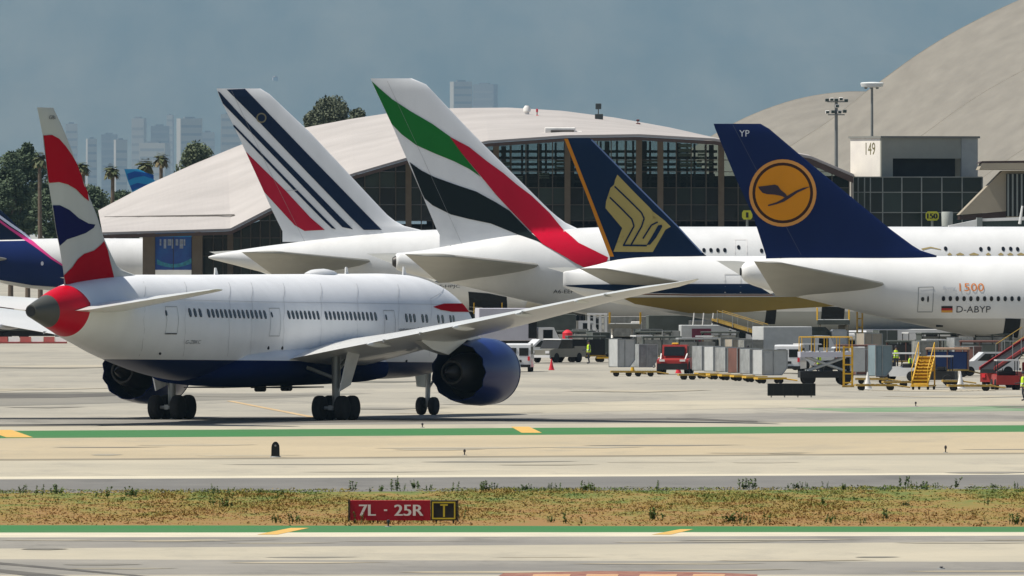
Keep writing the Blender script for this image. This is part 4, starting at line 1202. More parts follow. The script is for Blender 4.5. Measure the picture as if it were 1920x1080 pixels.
# wings
wst = [(1.5, 13.4, 3.45, -3.0, 3.05, .105), (3.2, 12.2, 3.72, -2.6, 3.38, .105), (6.5, 9.7, 4.22, -2.7, 4.0, .10), (9.9, 7.3, 4.78, -3.1, 4.60, .10), (14.9, 4.0, 5.58, -4.1, 5.48, .10), (18.5, 1.5, 6.2, -5.0, 6.14, .10), (21.9, -.8, 6.8, -5.9, 6.76, .10), (25, -3.0, 7.26, -6.9, 7.24, .095), (27.3, -5.3, 7.50, -8.1, 7.52, .09), (28.9, -7.5, 7.70, -9.4, 7.70, .08), (30.0, -9.7, 7.84, -10.3, 7.84, .07)]
m_up = mat('wing_paint', (.66, .655, .62), .3, var=.05, scale=.4, coat=.2)
wings = [ba.wing('wing', wst, m_up, sd) for sd in (-1, 1)]
m_flap = mat('flap_white', (.76, .76, .74), .35, var=.05)
for wi, sd in zip(wings, (-1, 1)):
    # flap track fairings
    for r_, L, hh_ in ((8.2, 4.2, .42), (13.6, 3.8, .42), (17.6, 3.2, .36), (21.4, 2.6, .28)):
        xt = lin([q[0] for q in wst], [q[3] for q in wst], r_); zt_ = lin([q[0] for q in wst], [q[4] for q in wst], r_)
        rg_ = []
        for t in (0, .08, .25, .5, .75, .92, 1):
            k = max(.05, math.sin(math.pi * t) ** .6)
            x = xt + L * .82 - L * t * 1.0
            rg_.append([(x, sd * (r_ + hh_ * .36 * k * math.cos(a * math.pi / 5)), zt_ - .02 - hh_ * .15 + hh_ * .5 * k * math.sin(a * math.pi / 5)) for a in range(10)])
        MB().loft(rg_).build('flap_fairing', m_flap, wi, smooth=50)
    # flap and aileron seams
    for r_ in (8.9, 11.2, 17.8, 23.2):
        xt = lin([q[0] for q in wst], [q[3] for q in wst], r_); zt_ = lin([q[0] for q in wst], [q[4] for q in wst], r_)
        MB().box(xt + .01, xt + 1.4, sd * r_ - .03, sd * r_ + .03, zt_ - .09, zt_ + .07).build('flap_gap', m_line, wi)
# tailplane
tst = [(.4, -20.3, 6.35, -27.6, 6.12, .10), (2.0, -21.6, 6.45, -27.9, 6.22, .10), (6, -24.8, 6.88, -28.9, 6.78, .09), (9.0, -27.2, 7.22, -29.7, 7.18, .085), (9.75, -28.0, 7.30, -29.9, 7.27, .08), (9.95, -28.9, 7.33, -30.0, 7.31, .05)]
for sd in (-1, 1): ba.wing('tailplane', tst, m_up, sd)
# engines with pylons
m_blue = paint('nacelle_blue', (.005, .021, .14), [], rough=.32, coat=.15, spec=.25)
for sd in (-1, 1):
    nac = ba.engine(10.7, sd * 9.9, 2.62, 1.84, 5.0, m_blue, m_dark, m_core, m_fan, chev=.16)
    MB().lathe([(-.12, 1.67), (-.02, 1.64), (.03, 1.68), (-.02, 1.76), (-.25, 1.83)], (10.7, sd * 9.9, 2.62), 'x', 40).build('intake_lip', mat('polished_lip', (.62, .63, .64), .18, .9, var=.05), nac, smooth=40)
    MB().prism([(9.7, 4.2), (6.4, 4.4), (3.6, 3.6), (1.3, 3.9), (-.5, 4.4), (3.0, 4.9), (7.0, 4.9)], sd * 9.9 - .24, sd * 9.9 + .24, 'y').build('pylon', m_up, ba.root)
# main gear
for sd in (-1, 1):
    y = sd * 4.9
    e = bogie(ba, 0, y, 2, r=.685, w=.55, lat=1.32, pitch=1.47, top=3.9, strut=.26)
    MB().tube((0, y, 2.6), (2.3, y - sd * .3, 3.4), .09, .09, 8).build('drag_brace', m_strut, e)
    MB().tube((0, y, 2.3), (-.2, y - sd * 2.2, 3.1), .1, .1, 8).build('side_brace', m_strut, e)
    # leg door
    dv = [(1.0, y + sd * 1.0, 3.85), (-.9, y + sd * 1.05, 3.85), (-.95, y + sd * .55, 1.6), (.75, y + sd * .5, 1.95)]
    MB().add(dv + [(a, b + sd * .07, c) for a, b, c in dv], [(0, 1, 2, 3), (4, 7, 6, 5), (0, 4, 5, 1), (1, 5, 6, 2), (2, 6, 7, 3), (3, 7, 4, 0)]).build('gear_door', mat('door_white', (.70, .70, .68), .4, var=.06), ba.root)
    MB().box(-2.4, 2.4, sd * 2.0 - 1.2, sd * 2.0 + 1.2, 1.78, 1.84).build('wheel_bay', m_dark, ba.root)
# belly drains / beacons
for px in (488, 537):
    x, _ = ba.un(px, 725); MB().cbox(x - .35, x + .35, -.25, .25, 1.55, 2.0, .08).build('belly_fairing', m_dark, ba.root)
# nose gear
xn = 25.83
e = MB().tube((xn, 0, .5), (xn + .15, 0, 2.7), .13, .17, 10).build('gear_strut', m_strut, ba.root, smooth=40)
MB().tube((xn, -.42, .51), (xn, .42, .51), .08, .08, 8).build('axle', m_strut, e)
MB().tube((xn, 0, 1.4), (xn + 1.9, 0, 2.5), .07, .07, 6).build('drag_brace', m_strut, e)
for sd in (-1, 1):
    ba.wheel(xn, sd * .38, .51, .51, .4, m_tyre, m_rim)
    MB().prism([(xn - .35, 2.3), (xn + 1.3, 2.3), (xn + 1.1, 1.55), (xn - .1, 1.6)], sd * .6 - .03, sd * .6 + .03, 'y').build('nose_gear_door', m_strut, ba.root)

# ------------------------------------------------------------------ parked jets, traced in side view
def parked(name, px, D, prof, hwmax, ratio, length, label, nose_L, m=None, blade=()):
    c = Craft(name, px, D, 83.0, label, G1)
    st = []
    for p, yt, yb in prof:
        x, z1 = c.un(p, yt); _, z0 = c.un(p, yb)
        hh = (z1 - z0) / 2
        st.append((x, (z1 + z0) / 2, min(hwmax, hh * ratio), hh))
    st = [(q[0], q[1], q[2] * (blade[i] if i < len(blade) else 1), q[3]) for i, q in enumerate(st)]
    x, zc, hw, hh = st[-1]
    std_nose(st, length - nose_L, nose_L, zc, hw, hh)
    c.stations(st)
    c.fuselage(m or m_wht, n=48, step=.8)
    return c
def stab(c, tipLE, tipTE, rootLE, rootTE, half, yroot, m, tc=.085, far=True):
    """tailplane from pixels of the near (right) side, mirrored"""
    a = c.un(*rootLE, -yroot); b = c.un(*rootTE, -yroot); p = c.un(*tipLE, -half); q = c.un(*tipTE, -half)
    r0 = .3
    def ex(u, v): 
        k = (yroot - r0) / (half - yroot); return (u[0] + (u[0] - v[0]) * k, u[1] + (u[1] - v[1]) * k)
    a0, b0 = ex(a, p), ex(b, q)
    tip = half + .3
    stn = [(r0, a0[0], a0[1], b0[0], b0[1], tc), (yroot, a[0], a[1], b[0], b[1], tc), (half, p[0], p[1], q[0], q[1], tc * .9), (tip, p[0] - .8 * (p[0] - q[0]) * .7, p[1] + .03, q[0] - .1, q[1] + .03, tc * .4)]
    for sd in (-1, 1): c.wing('tailplane', stn, m, sd)

# -- jet with the navy tail and crane circle (nearest parked)
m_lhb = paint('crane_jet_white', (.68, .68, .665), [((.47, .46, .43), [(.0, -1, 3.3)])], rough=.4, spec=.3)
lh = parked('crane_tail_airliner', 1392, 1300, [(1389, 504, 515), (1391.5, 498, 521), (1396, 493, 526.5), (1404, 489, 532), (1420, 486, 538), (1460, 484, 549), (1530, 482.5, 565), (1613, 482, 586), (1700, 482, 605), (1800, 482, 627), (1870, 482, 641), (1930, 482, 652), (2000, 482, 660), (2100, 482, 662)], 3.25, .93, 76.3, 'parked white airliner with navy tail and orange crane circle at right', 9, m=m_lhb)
m_lhn = paint('tail_navy', (.008, .017, .072), [])
lh.make_fin([(1338, 234), (1376, 326), (1412, 405), (1436, 479)], [(1426, 232), (1436, 236), (1515, 303), (1597, 370), (1670, 430), (1720, 467), (1742, 476), (1766, 481)], m_lhn, tc=.085, root_drop=.5)
m_or, m_org, m_brn = paint('logo_orange', (.60, .235, .012), []), paint('logo_ring', (.58, .27, .07), []), paint('logo_dark', (.045, .02, .012), [])
CXl, CYl = 1467.5, 361.8
lh.ring('emblem_ring', CXl, CYl, 57, 63.2, lh.fin_y, m_org, off=.04)
lh.ring('emblem_dark_ring', CXl, CYl, 51.5, 57, lh.fin_y, m_brn, off=.04)  # dark printed ring between the tan ring and the disc
lh.ring('emblem_disc', CXl, CYl, 0, 51.5, lh.fin_y, m_or, off=.04)
m_emb = mat('emblem_navy', (.03, .018, .03), .6)
for nm, pl in (('crane_wing', [(405, 520), (470, 513), (530, 505), (553, 513), (575, 545), (610, 572), (622, 590), (603, 600), (575, 589), (530, 580), (470, 576), (437, 566), (424, 550), (412, 535)]),
               ('crane_body', [(480, 667), (540, 653), (600, 632), (650, 600), (700, 565), (760, 537), (800, 518), (745, 528), (690, 550), (645, 576), (606, 599), (585, 615), (540, 638), (478, 657)])):
    lh.decal(nm, [(1320 + a / 4, 220 + b / 4) for a, b in pl], lh.fin_y, m_emb, off=.09, cell=.5)
lh.text('lettering', 'YP', 1386, 256, 19, 12, lh.fin_y, mat('pale_lettering', (.6, .62, .66), .5), off=.05)
outline(lh, 'rudder_seam', [(1374, 234), (1440, 360), (1502, 478)], lh.fin_y, mat('navy_seam', (.03, .04, .09), .5), w=.06, closed=False)
stab(lh, (1470, 494), (1414, 490.5), (1650, 531), (1446, 542), 11.1, 2.6, m_gry)
window_row(lh, [(1769 + 12.85 * k, 560 + .02 * k) for k in range(14)], lh.fus_y, .27, .40)
outline(lh, 'cabin_door', [(1722, 539), (1750, 538), (1748, 585), (1720, 585)], lh.fus_y, m_line, w=.07)
window_row(lh, [(1730, 561)], lh.fus_y, .26, .34); window_row(lh, [(1740, 561)], lh.fus_y, .14, .5)
lh.text('lettering', '1500', 1799, 546, 46, 15, lh.fus_y, mat('orange_lettering', (.72, .22, .04), .5))
lh.text('lettering', 'Boeing', 1768, 545, 24, 8, lh.fus_y, mat('pale_blue_lettering', (.42, .45, .5), .5), shear=.25)
lh.text('lettering', 'D-ABYP', 1793, 586, 64, 12, lh.fus_y, m_ltr)
for k, cc in enumerate(((.02, .015, .015), (.40, .02, .02), (.62, .30, .05))):
    lh.decal('flag_stripe', [(1765, 574 + 4 * k), (1786, 574 + 4 * k), (1786, 578 + 4 * k), (1765, 578 + 4 * k)], lh.fus_y, mat('flag_%d' % k, cc, .5), cell=.3)
lh.decal('cargo_door', [(1885, 597), (1914, 598), (1908, 634), (1880, 628)], lh.fus_y, m_dark, cell=.4)
MB().lathe([(-.06, .02), (-.06, .3), (.25, .36)], (lh.sx[0], 0, lh.sz[0]), 'x', 16).build('exhaust_pipe', m_dark, lh.root)
x, z = lh.un(1463, 487); MB().tube((x, -.1, z - .3), (x, -.1, z + .15), .16, .1, 8).build('tail_fitting', m_dark, lh.root)
lh.decal('access_panel', [(1755, 609), (1768, 610), (1768, 613), (1755, 613)], lh.fus_y, m_dark, cell=.4)

# -- jet with navy fin and gold bird
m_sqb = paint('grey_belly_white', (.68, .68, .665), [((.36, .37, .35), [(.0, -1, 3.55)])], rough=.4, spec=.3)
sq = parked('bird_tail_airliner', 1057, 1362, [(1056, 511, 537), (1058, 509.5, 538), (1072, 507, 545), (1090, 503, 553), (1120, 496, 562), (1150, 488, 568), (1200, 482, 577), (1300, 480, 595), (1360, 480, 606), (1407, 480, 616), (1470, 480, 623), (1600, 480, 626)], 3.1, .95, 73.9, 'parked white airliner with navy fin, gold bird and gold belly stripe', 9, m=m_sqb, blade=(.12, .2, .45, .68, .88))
m_sqn = paint('bird_fin_navy', (.007, .018, .048), [])
sq.make_fin([(1057, 260), (1100, 368), (1144, 484)], [(1106, 259), (1109, 262), (1190, 344), (1272, 425), (1318, 474), (1327, 482)], m_sqn, tc=.09, root_drop=.5)
m_orst, m_gold = paint('orange_edge', (.50, .19, .015), []), paint('bird_gold', (.36, .29, .10), [])
sq.decal('orange_edge_stripe', [(1057.5, 260), (1064.5, 260), (1107, 368), (1151, 481), (1143, 481), (1100.5, 368)], sq.fin_y, m_orst, cell=.8)
B1 = lambda L: [(1030 + a / 4, 230 + b / 4) for a, b in L]
sq.decal('bird_emblem', B1([(510, 390), (640, 525), (755, 640), (775, 665), (775, 730), (830, 725), (865, 735), (910, 780), (870, 802), (775, 970), (480, 968), (562, 850), (545, 790), (420, 640), (425, 590), (455, 545), (457, 490), (485, 465), (492, 430)]), sq.fin_y, m_gold, cell=.5, off=.06)
def slit(pts, w):
    outline(sq, 'emblem_slit', B1(pts), sq.fin_y, m_sqn, w=w, off=.1, closed=False)
slit([(488, 478), (600, 585), (690, 675), (710, 720), (690, 780), (610, 920)], .13)
slit([(452, 560), (540, 645), (618, 725), (634, 775), (555, 920)], .13)
slit([(550, 920), (730, 922)], .15)
slit([(812, 745), (765, 768), (700, 870)], .13)
sq.decal('emblem_eye', B1([(842, 765), (815, 770), (770, 850), (728, 918), (755, 915), (800, 860), (846, 780)]), sq.fin_y, m_sqn, cell=.5, off=.1)
outline(sq, 'leading_edge_glint', [(1109, 262), (1190, 344), (1271, 425), (1316, 474)], sq.fin_y, mat('sunlit_edge_blue', (.10, .15, .28), .4), w=.12, off=.03, closed=False)  # sunlit gleam along the leading edge, painted as a lighter blue line
stab(sq, (1140, 504.5), (1087, 504), (1276, 529), (1140, 531), 10.7, 2.2, m_gry)
sq.decal('navy_stripe', [(1060, 535), (1100, 533.5), (1200, 532.5), (1500, 532), (1900, 532), (1900, 551), (1500, 551), (1300, 551), (1200, 549), (1120, 543), (1064, 537)], sq.fus_y, m_sqn, cell=.3)
sq.decal('orange_stripe', [(1140, 546), (1200, 550.5), (1300, 552), (1500, 552), (1900, 552), (1900, 554.5), (1300, 554.5), (1190, 552.5)], sq.fus_y, mat('stripe_brown', (.16, .07, .04), .4), cell=.3)
sq.decal('gold_belly_stripe', [(1165, 558), (1200, 558), (1300, 557), (1500, 556.5), (1900, 556.5), (1900, 566), (1600, 572), (1480, 579), (1400, 585), (1330, 588), (1290, 587), (1250, 580), (1190, 570)], sq.fus_y, paint('belly_gold', (.22, .16, .045), []), cell=.25, off=.06)
sq.text('lettering', '9V-SWZ', 1401, 571, 70, 11, sq.fus_y, m_ltr)
outline(sq, 'cabin_door', [(1359, 514), (1388, 514), (1388, 560), (1359, 560)], sq.fus_y, mat('pale_line', (.6, .6, .58), .5), w=.09)
sq.decal('cargo_door', [(1437, 580), (1456, 580), (1453, 608), (1433, 608)], sq.fus_y, m_dark, cell=.4)
sq.decal('cargo_door', [(1541, 575), (1584, 576), (1581, 608), (1538, 608)], sq.fus_y, m_dark, cell=.4)

# -- jet with green, red and black ribbons
ek = parked('ribbon_tail_airliner', 744, 1435, [(742, 477, 504), (743.5, 475, 506), (760, 473, 511), (800, 468, 521), (850, 459, 532), (950, 441, 556), (1035, 432, 576), (1100, 427, 590), (1180, 425, 599), (1300, 425, 602)], 3.57, .9, 72.7, 'parked white double-deck airliner with green, red and black ribbon fin', 9)
m_finw = paint('ribbon_fin_white', (.70, .71, .72), [])
ek.make_fin([(695, 150), (734, 232), (764, 301), (792, 366), (819, 431), (837, 462)], [(772, 147), (792, 152), (800, 159), (879, 243), (961, 325), (1030, 393.5), (1054, 414), (1075, 426), (1100, 434), (1130, 440)], m_finw, tc=.085, root_drop=1.2)
E1 = lambda L: [(660 + a / 2.919, 140 + b / 2.919) for a, b in L]
m_eg, m_er, m_ek = paint('ribbon_green', (.012, .145, .022), []), paint('ribbon_red', (.42, .006, .026), []), paint('ribbon_black', (.010, .014, .014), [])
ek.decal('green_ribbon', E1([(106, 34), (150, 75), (220, 135), (320, 200), (440, 270), (538, 340), (600, 430), (705, 560), (640, 515), (560, 475), (450, 430), (350, 385), (270, 325), (217, 270)]), ek.fin_y, m_eg, cell=.6, off=.06)
ek.decal('red_ribbon', E1([(535, 340), (640, 395), (740, 475), (830, 540), (900, 600), (980, 660), (1080, 755), (1165, 855), (1240, 920), (1402, 1000), (1395, 1020), (1370, 1045), (1270, 1055), (1220, 1030), (1180, 1005), (1040, 925), (985, 865), (870, 745), (790, 660), (700, 550), (600, 430)]), ek.both_y, m_er, cell=.3, off=.09)
ek.decal('black_ribbon', E1([(314, 478), (380, 525), (450, 560), (560, 600), (680, 640), (790, 700), (862, 745), (985, 870), (1060, 935), (1010, 908), (900, 872), (760, 815), (640, 790), (540, 765), (440, 715), (397, 678), (385, 655)]), ek.both_y, m_ek, cell=.4, off=.06)
stab(ek, (855, 481), (760, 477), (1008, 497), (812, 521), 14.8, 3.0, m_gry)
window_row(ek, [(1320 + 13.0 * k, 469) for k in range(4)] + [(1385, 463.5), (1428, 470), (1773, 466), (1839, 467), (1854, 466), (1881, 466.5), (1895, 466.5), (1908, 467)], ek.fus_y, .30, .38)
outline(ek, 'cabin_door', [(1378, 449), (1400, 449), (1400, 485), (1378, 485)], ek.fus_y, mat('faint_line', (.7, .68, .66), .5), w=.07)
for k, (x0, w) in enumerate(((1776, 9), (1792, 16), (1816, 20), (1848, 10), (1871, 11), (1888, 12), (1906, 16))):
    ek.decal('gold_lettering', [(x0, 477), (x0 + w * .5, 473.5), (x0 + w, 477), (x0 + w * .8, 479), (x0 + w * .2, 479)], ek.fus_y, mat('title_gold', (.36, .28, .12), .5), cell=.5)
ek.decal('gold_lettering', [(1727, 466), (1745, 462.5), (1764, 467), (1764, 468.5), (1745, 465), (1730, 469)], ek.fus_y, mat('title_gold', (.36, .28, .12), .5), cell=.5)
ek.text('lettering', 'A6-EEP', 1037, 550, 39, 7, ek.fus_y, m_ltr)
MB().lathe([(-.05, .02), (-.05, .42), (.3, .5)], (ek.sx[0], 0, ek.sz[0]), 'x', 16).build('exhaust_pipe', m_dark, ek.root)
MB().lathe([(-.3, .35), (0, .55), (.5, .62)], (ek.sx[0], 0, ek.sz[0]), 'x', 16).build('tail_shroud', m_core, ek.root, smooth=40)
outline(ek, 'rudder_seam', [(726, 152), (790, 290), (868, 462)], ek.fin_y, mat('dark_seam', (.28, .28, .28), .6), w=.02, off=.1, closed=False)
x, z = ek.un(841, 465); MB().tube((x, -.3, z - .4), (x + .2, -.3, z + .2), .14, .08, 8).build('tail_fitting', m_dark, ek.root)
for px_ in (1057,):
    x, z = ek.uns(px_, 522, ek.fus_y)

# -- jet with blue and red stripes (farthest of the row)
af = parked('striped_tail_airliner', 392, 1546, [(391, 481, 484), (400, 478, 487), (430, 472, 494.5), (480, 464, 507.5), (540, 456, 522), (660, 441, 549), (760, 433, 569), (880, 429, 586), (980, 428, 591)], 3.57, .9, 72.7, 'parked white double-deck airliner with navy and red slanting fin stripes', 9)
af.make_fin([(406, 168), (417, 194), (436, 232), (460, 283), (495, 360), (509, 392), (541, 457)], [(488, 166), (496, 170), (505, 176), (580, 247), (630, 300), (680, 354), (725, 402), (745, 418), (770, 429), (800, 434)], m_finw, tc=.085, root_drop=1.0)
m_an, m_ar = paint('stripe_navy', (.008, .016, .042), []), paint('stripe_red', (.40, .010, .030), [])
af.decal('navy_stripe', [(425, 168), (459, 166.5), (577, 289), (695, 410), (716, 431), (682, 431), (660, 410), (573, 320), (487, 230)], af.fin_y, m_an, cell=.6, off=.06)
af.decal('navy_stripe', [(408, 171), (412, 173), (455, 220), (548, 315), (641, 410), (662, 430), (642, 426), (626, 410), (553, 334), (480, 258), (417.5, 194)], af.fin_y, m_an, cell=.6, off=.06)
af.decal('navy_stripe', [(437, 234), (440, 235), (552, 351), (609, 409), (630, 430), (622, 428), (603, 410), (549, 355), (438, 238)], af.fin_y, m_an, cell=.6, off=.06)
af.decal('red_stripe', [(460.5, 284), (497, 320), (535, 357), (582, 408), (609, 431), (571, 433), (552, 422), (530, 398), (497, 362), (495.3, 360)], af.fin_y, m_ar, cell=1.0, off=.04)
af.ring('emblem_ring', 490, 221, 7, 9.5, af.fin_y, mat('emblem_gold', (.17, .15, .09), .5), off=.07, n=24)
outline(af, 'rudder_seam', [(434, 170), (500, 310), (572, 455)], af.fin_y, mat('dark_seam', (.28, .28, .28), .6), w=.02, off=.1, closed=False)
outline(af, 'rudder_seam', [(536, 358), (560, 356)], af.fin_y, mat('seam_grey', (.5, .51, .52), .5), w=.06, off=.075, closed=False)
stab(af, (535, 474), (454, 473.5), (690, 489), (508, 513), 14.8, 3.0, m_gry)
af.text('lettering', 'F-HPJC', 824, 541, 38, 7, af.fus_y, m_ltr)
af.decal('cargo_door', [(878, 547), (915, 550), (950, 557), (950, 589), (878, 592)], af.fus_y, m_dark, cell=.4)
x, z = af.un(545, 462); MB().tube((x, -.2, z - .4), (x + .2, -.2, z + .2), .14, .08, 8).build('tail_fitting', m_dark, af.root)
for px_ in (736, 747):
    x, z = af.un(px_, 431); MB().prism([(x - .2, z - .3), (x + .25, z - .3), (x + .05, z + .35), (x - .1, z + .35)], -.03, .03, 'y').build('blade_antenna', m_wht, af.root)

# wings, engines and gear of the parked jets
m_nw = mat('nacelle_white', (.74, .74, .73), .35, var=.05)
def rig(c, rootx, tipx, half, zroot, ztip, cr, ct, engs, gear, er, eL):
    s0 = [(1.0, rootx, zroot, rootx - cr, zroot - .7, .12), (half * .33, rootx - (rootx - tipx) * .31, zroot + (ztip - zroot) * .30, rootx - cr - .8, zroot + (ztip - zroot) * .22, .11), (half * .7, rootx - (rootx - tipx) * .69, zroot + (ztip - zroot) * .68, rootx - (rootx - tipx) * .69 - cr * .42, zroot + (ztip - zroot) * .66, .1), (half, tipx, ztip, tipx - ct, ztip, .09)]
    for sd in (-1, 1):
        c.wing('wing', s0, m_wing, sd)
        for ex, ey, ez in engs:
            c.engine(ex, sd * ey, ez, er, eL, m_nw, m_dark, m_core, m_fan)
            MB().prism([(ex - .6, ez + er * .85), (ex - eL, ez + er * .7), (ex - eL * 1.25, ez + er * 1.3), (ex - eL * .9, ez + er * 1.6)], sd * ey - .2, sd * ey + .2, 'y').build('pylon', m_wing, c.root)
        for gx_, gy, rows_ in gear:
            bogie(c, gx_, sd * gy, rows_, r=.68, top=3.6)
rig(lh, 50, 22, 34, 3.0, 6.0, 14.5, 2.6, [(53, 12, 2.3), (43, 21.3, 3.0)], [(39.5, 5.5, 2), (36.5, 1.9, 2)], 1.5, 4.4)
rig(sq, 46.5, 24, 32, 2.7, 5.4, 13.5, 2.0, [(50, 9.7, 2.3)], [(35.5, 5.5, 3)], 1.9, 5.0)
rig(ek, 48, 20, 39.9, 3.4, 8.0, 17.5, 3.6, [(47, 14.9, 2.5), (39, 25.7, 3.6)], [(36, 6.2, 2), (32, 2.6, 3)], 1.75, 4.6)
rig(af, 48, 20, 39.9, 3.4, 8.0, 17.5, 3.6, [(47, 14.9, 2.5), (39, 25.7, 3.6)], [(36, 6.2, 2), (32, 2.6, 3)], 1.75, 4.6)

# -- navy tailed jet cut by the left edge
af2 = parked('navy_tail_airliner', -130, 1806, [(-132, 470, 476), (-100, 460, 490), (-50, 452, 512), (0, 449, 530), (60, 448, 541), (130, 447, 547), (260, 447, 549)], 2.9, .97, 62, 'navy-tailed white airliner with pink stripe cut by the left picture edge', 8)
af2.make_fin([(-190, 250), (-120, 460)], [(-150, 250), (-20, 375), (0, 393), (20, 411), (45, 438), (62, 452)], m_an, tc=.09, root_drop=.5)
af2.decal('navy_sweep', [(-131, 474), (-100, 462), (-50, 455), (0, 452), (58, 451), (70, 462), (95, 482), (120, 500), (170, 520), (240, 532), (240, 541), (130, 540), (60, 535), (0, 525), (-50, 508), (-100, 487)], af2.both_y, paint('sweep_navy', (.010, .020, .085), []), cell=.25, off=.08)
m_pink = mat('sweep_pink', (.55, .03, .19), .35)
af2.decal('pink_stripe', [(-6, 412), (2, 419), (20, 432), (40, 446), (58, 458), (72, 468), (96, 486), (122, 502), (122, 499), (96, 481), (72, 461), (58, 449), (40, 439), (20, 427), (-6, 408)], af2.both_y, m_pink, cell=.25, off=.12)
af2.decal('pale_stripe', [(-6, 404), (2, 411), (20, 424), (40, 437), (58, 450), (58, 446), (40, 432), (20, 418), (2, 405), (-6, 399)], af2.both_y, mat('sweep_pale', (.55, .60, .72), .4), cell=.25, off=.12)
outline(af2, 'cabin_door', [(69, 479), (88, 479), (88, 512), (69, 512)], af2.fus_y, mat('pale_line', (.6, .6, .58), .5), w=.1, off=.06)
window_row(af2, [(79, 494)], af2.fus_y, .3, .45, m=mat('pale_pane', (.5, .5, .55), .3), off=.08)
stab(af2, (-20, 480), (-60, 478), (15, 486), (-70, 490), 9.5, 2.0, m_gry)
rig(af2, 38, 14, 30, 2.6, 5.2, 11.5, 2.2, [(38, 9.4, 2.2)], [(27, 5.3, 2)], 1.5, 4.6)

# -- blue striped tail tip beyond the roof
bt = Craft('blue_tail_airliner', 262, 1840, 80, 'airliner hidden behind the roof with only its bright blue wave-striped tail tip showing', G1)
zc = 6.0
bt.stations([(-12, 6.5, .3, .3), (-6, 5.4, 1.6, 1.6), (0, 4.6, 2.2, 2.2), (8, 4.2, 2.5, 2.5), (25, 4.2, 2.5, 2.5), (30, 4.0, 1.6, 1.6), (32.5, 3.8, .2, .2)])
bt.fuselage(m_wht, n=32, step=1.2)
bt.make_fin([(233, 317), (240, 340), (250, 364), (262, 395), (270, 420)], [(258, 318), (272, 322), (292, 340), (330, 378), (365, 420)], paint('tail_sky_blue', (.03, .24, .46), []), tc=.09, root_drop=1.5)
for k, (y0, y1) in enumerate(((322, 332), (344, 352), (360, 372))):
    bt.decal('blue_wave', [(238 + k * 6, y0 + 4), (252 + k * 6, y0 - 1), (275 + k * 6, y0 + 2 + k), (288 + k * 4, y0 + 6 + 5 * k), (288 + k * 4, y1 + 4 + 3 * k), (270 + k * 5, y1 - 2), (252 + k * 5, y1 + 1), (241 + k * 6, y1 + 6)], bt.fin_y, mat('wave_blue', (.005, .07, .28), .4), cell=1.0, off=.05)
rig(bt, 18, 6, 14, 2.2, 3.2, 6, 1.4, [(17, 5, 1.6)], [(10, 3, 1)], .9, 2.6)
# ================================================================== AIRFIELD FURNITURE
sg = empty('runway_sign', G(756, 982), 0, 'red runway sign reading 7L - 25R with black and yellow T panel in the grass', 'sign')
s_ = GD(982) / F
zb_, zt_ = 6 * s_, 44 * s_
x0, x1, x2 = (656 - 756) * s_, (807 - 756) * s_, (857 - 756) * s_
m_sr = mat('sign_red', (.34, .006, .018), .45, scale=.9, col2=(.27, .006, .02)); m_sf = mat('sign_frame', (.02, .02, .016), .6, var=.2); m_sw = mat('sign_white', (.72, .68, .66), .5, var=.1)
MB().cbox(x0, x1, -.14, .14, zb_, zt_, .015).build('red_panel', m_sr, sg)
MB().cbox(x1 + .01, x2, -.14, .14, zb_, zt_, .015).build('black_panel', m_sf, sg)
MB().box(x0 - .06, x0 - .005, -.17, .17, zb_ - .04, zt_ + .02).build('end_frame', m_sf, sg); MB().box(x2 + .005, x2 + .05, -.17, .17, zb_ - .04, zt_ + .02).build('end_frame', m_sf, sg)
m_syl = mat('sign_yellow_line', (.50, .40, .03), .5, var=.15)
b0, b1 = x1 + .06, x2 - .06
for q in ((b0, b1, zt_ - .1, zt_ - .05), (b0, b1, zb_ + .05, zb_ + .1), (b0, b0 + .05, zb_ + .1, zt_ - .1), (b1 - .05, b1, zb_ + .1, zt_ - .1)):
    MB().box(q[0], q[1], -.155, -.143, q[2], q[3]).build('yellow_border', m_syl, sg)
flat_text('lettering', '7L', 30 * s_, 21 * s_, m_sw, sg, (674 - 756) * s_, -.147, zb_ + 9 * s_, bold=.018)
MB().box((720 - 756) * s_, (726 - 756) * s_, -.15, -.142, zb_ + 18 * s_, zb_ + 21 * s_).build('lettering', m_sw, sg)
flat_text('lettering', '25R', 53 * s_, 21 * s_, m_sw, sg, (740 - 756) * s_, -.147, zb_ + 9 * s_, bold=.018)
flat_text('lettering', 'T', 13 * s_, 24 * s_, m_syl, sg, (826 - 756) * s_, -.147, zb_ + 7 * s_, bold=.012)
for px in (664, 700, 708, 790, 818, 850):
    MB().tube(((px - 756) * s_, 0, 0), ((px - 756) * s_, 0, zb_ + .02), .03, .03, 6).build('leg', m_sf, sg)
e = empty('marker', G(516.5, 857.5), 0, 'black rounded taxiway marker standing alone on the tan concrete', 'marker'); s_ = GD(857.5) / F
hp = []
for k in range(17):
    a = math.pi * k / 16; hp.append((math.cos(a) * 7.6 * s_, 18 * s_ + math.sin(a) * 11.5 * s_))
MB().prism([(-8 * s_, .05), (-7.2 * s_, .02), (7.2 * s_, .02), (8 * s_, .05)][::-1] + hp[::-1], -.16, .16, 'y').build('housing', mat('marker_black', (.012, .014, .014), .4, var=.2), e, smooth=30)
MB().lathe([(0, .26), (.05, .24)], (0, 0, 0), 'z', 16).build('base_plate', m_strut, e)
MB().lathe([(-.17, .015), (-.165, .05)], (0, 0, 22 * s_), 'y', 12).build('lens', m_rim, e)
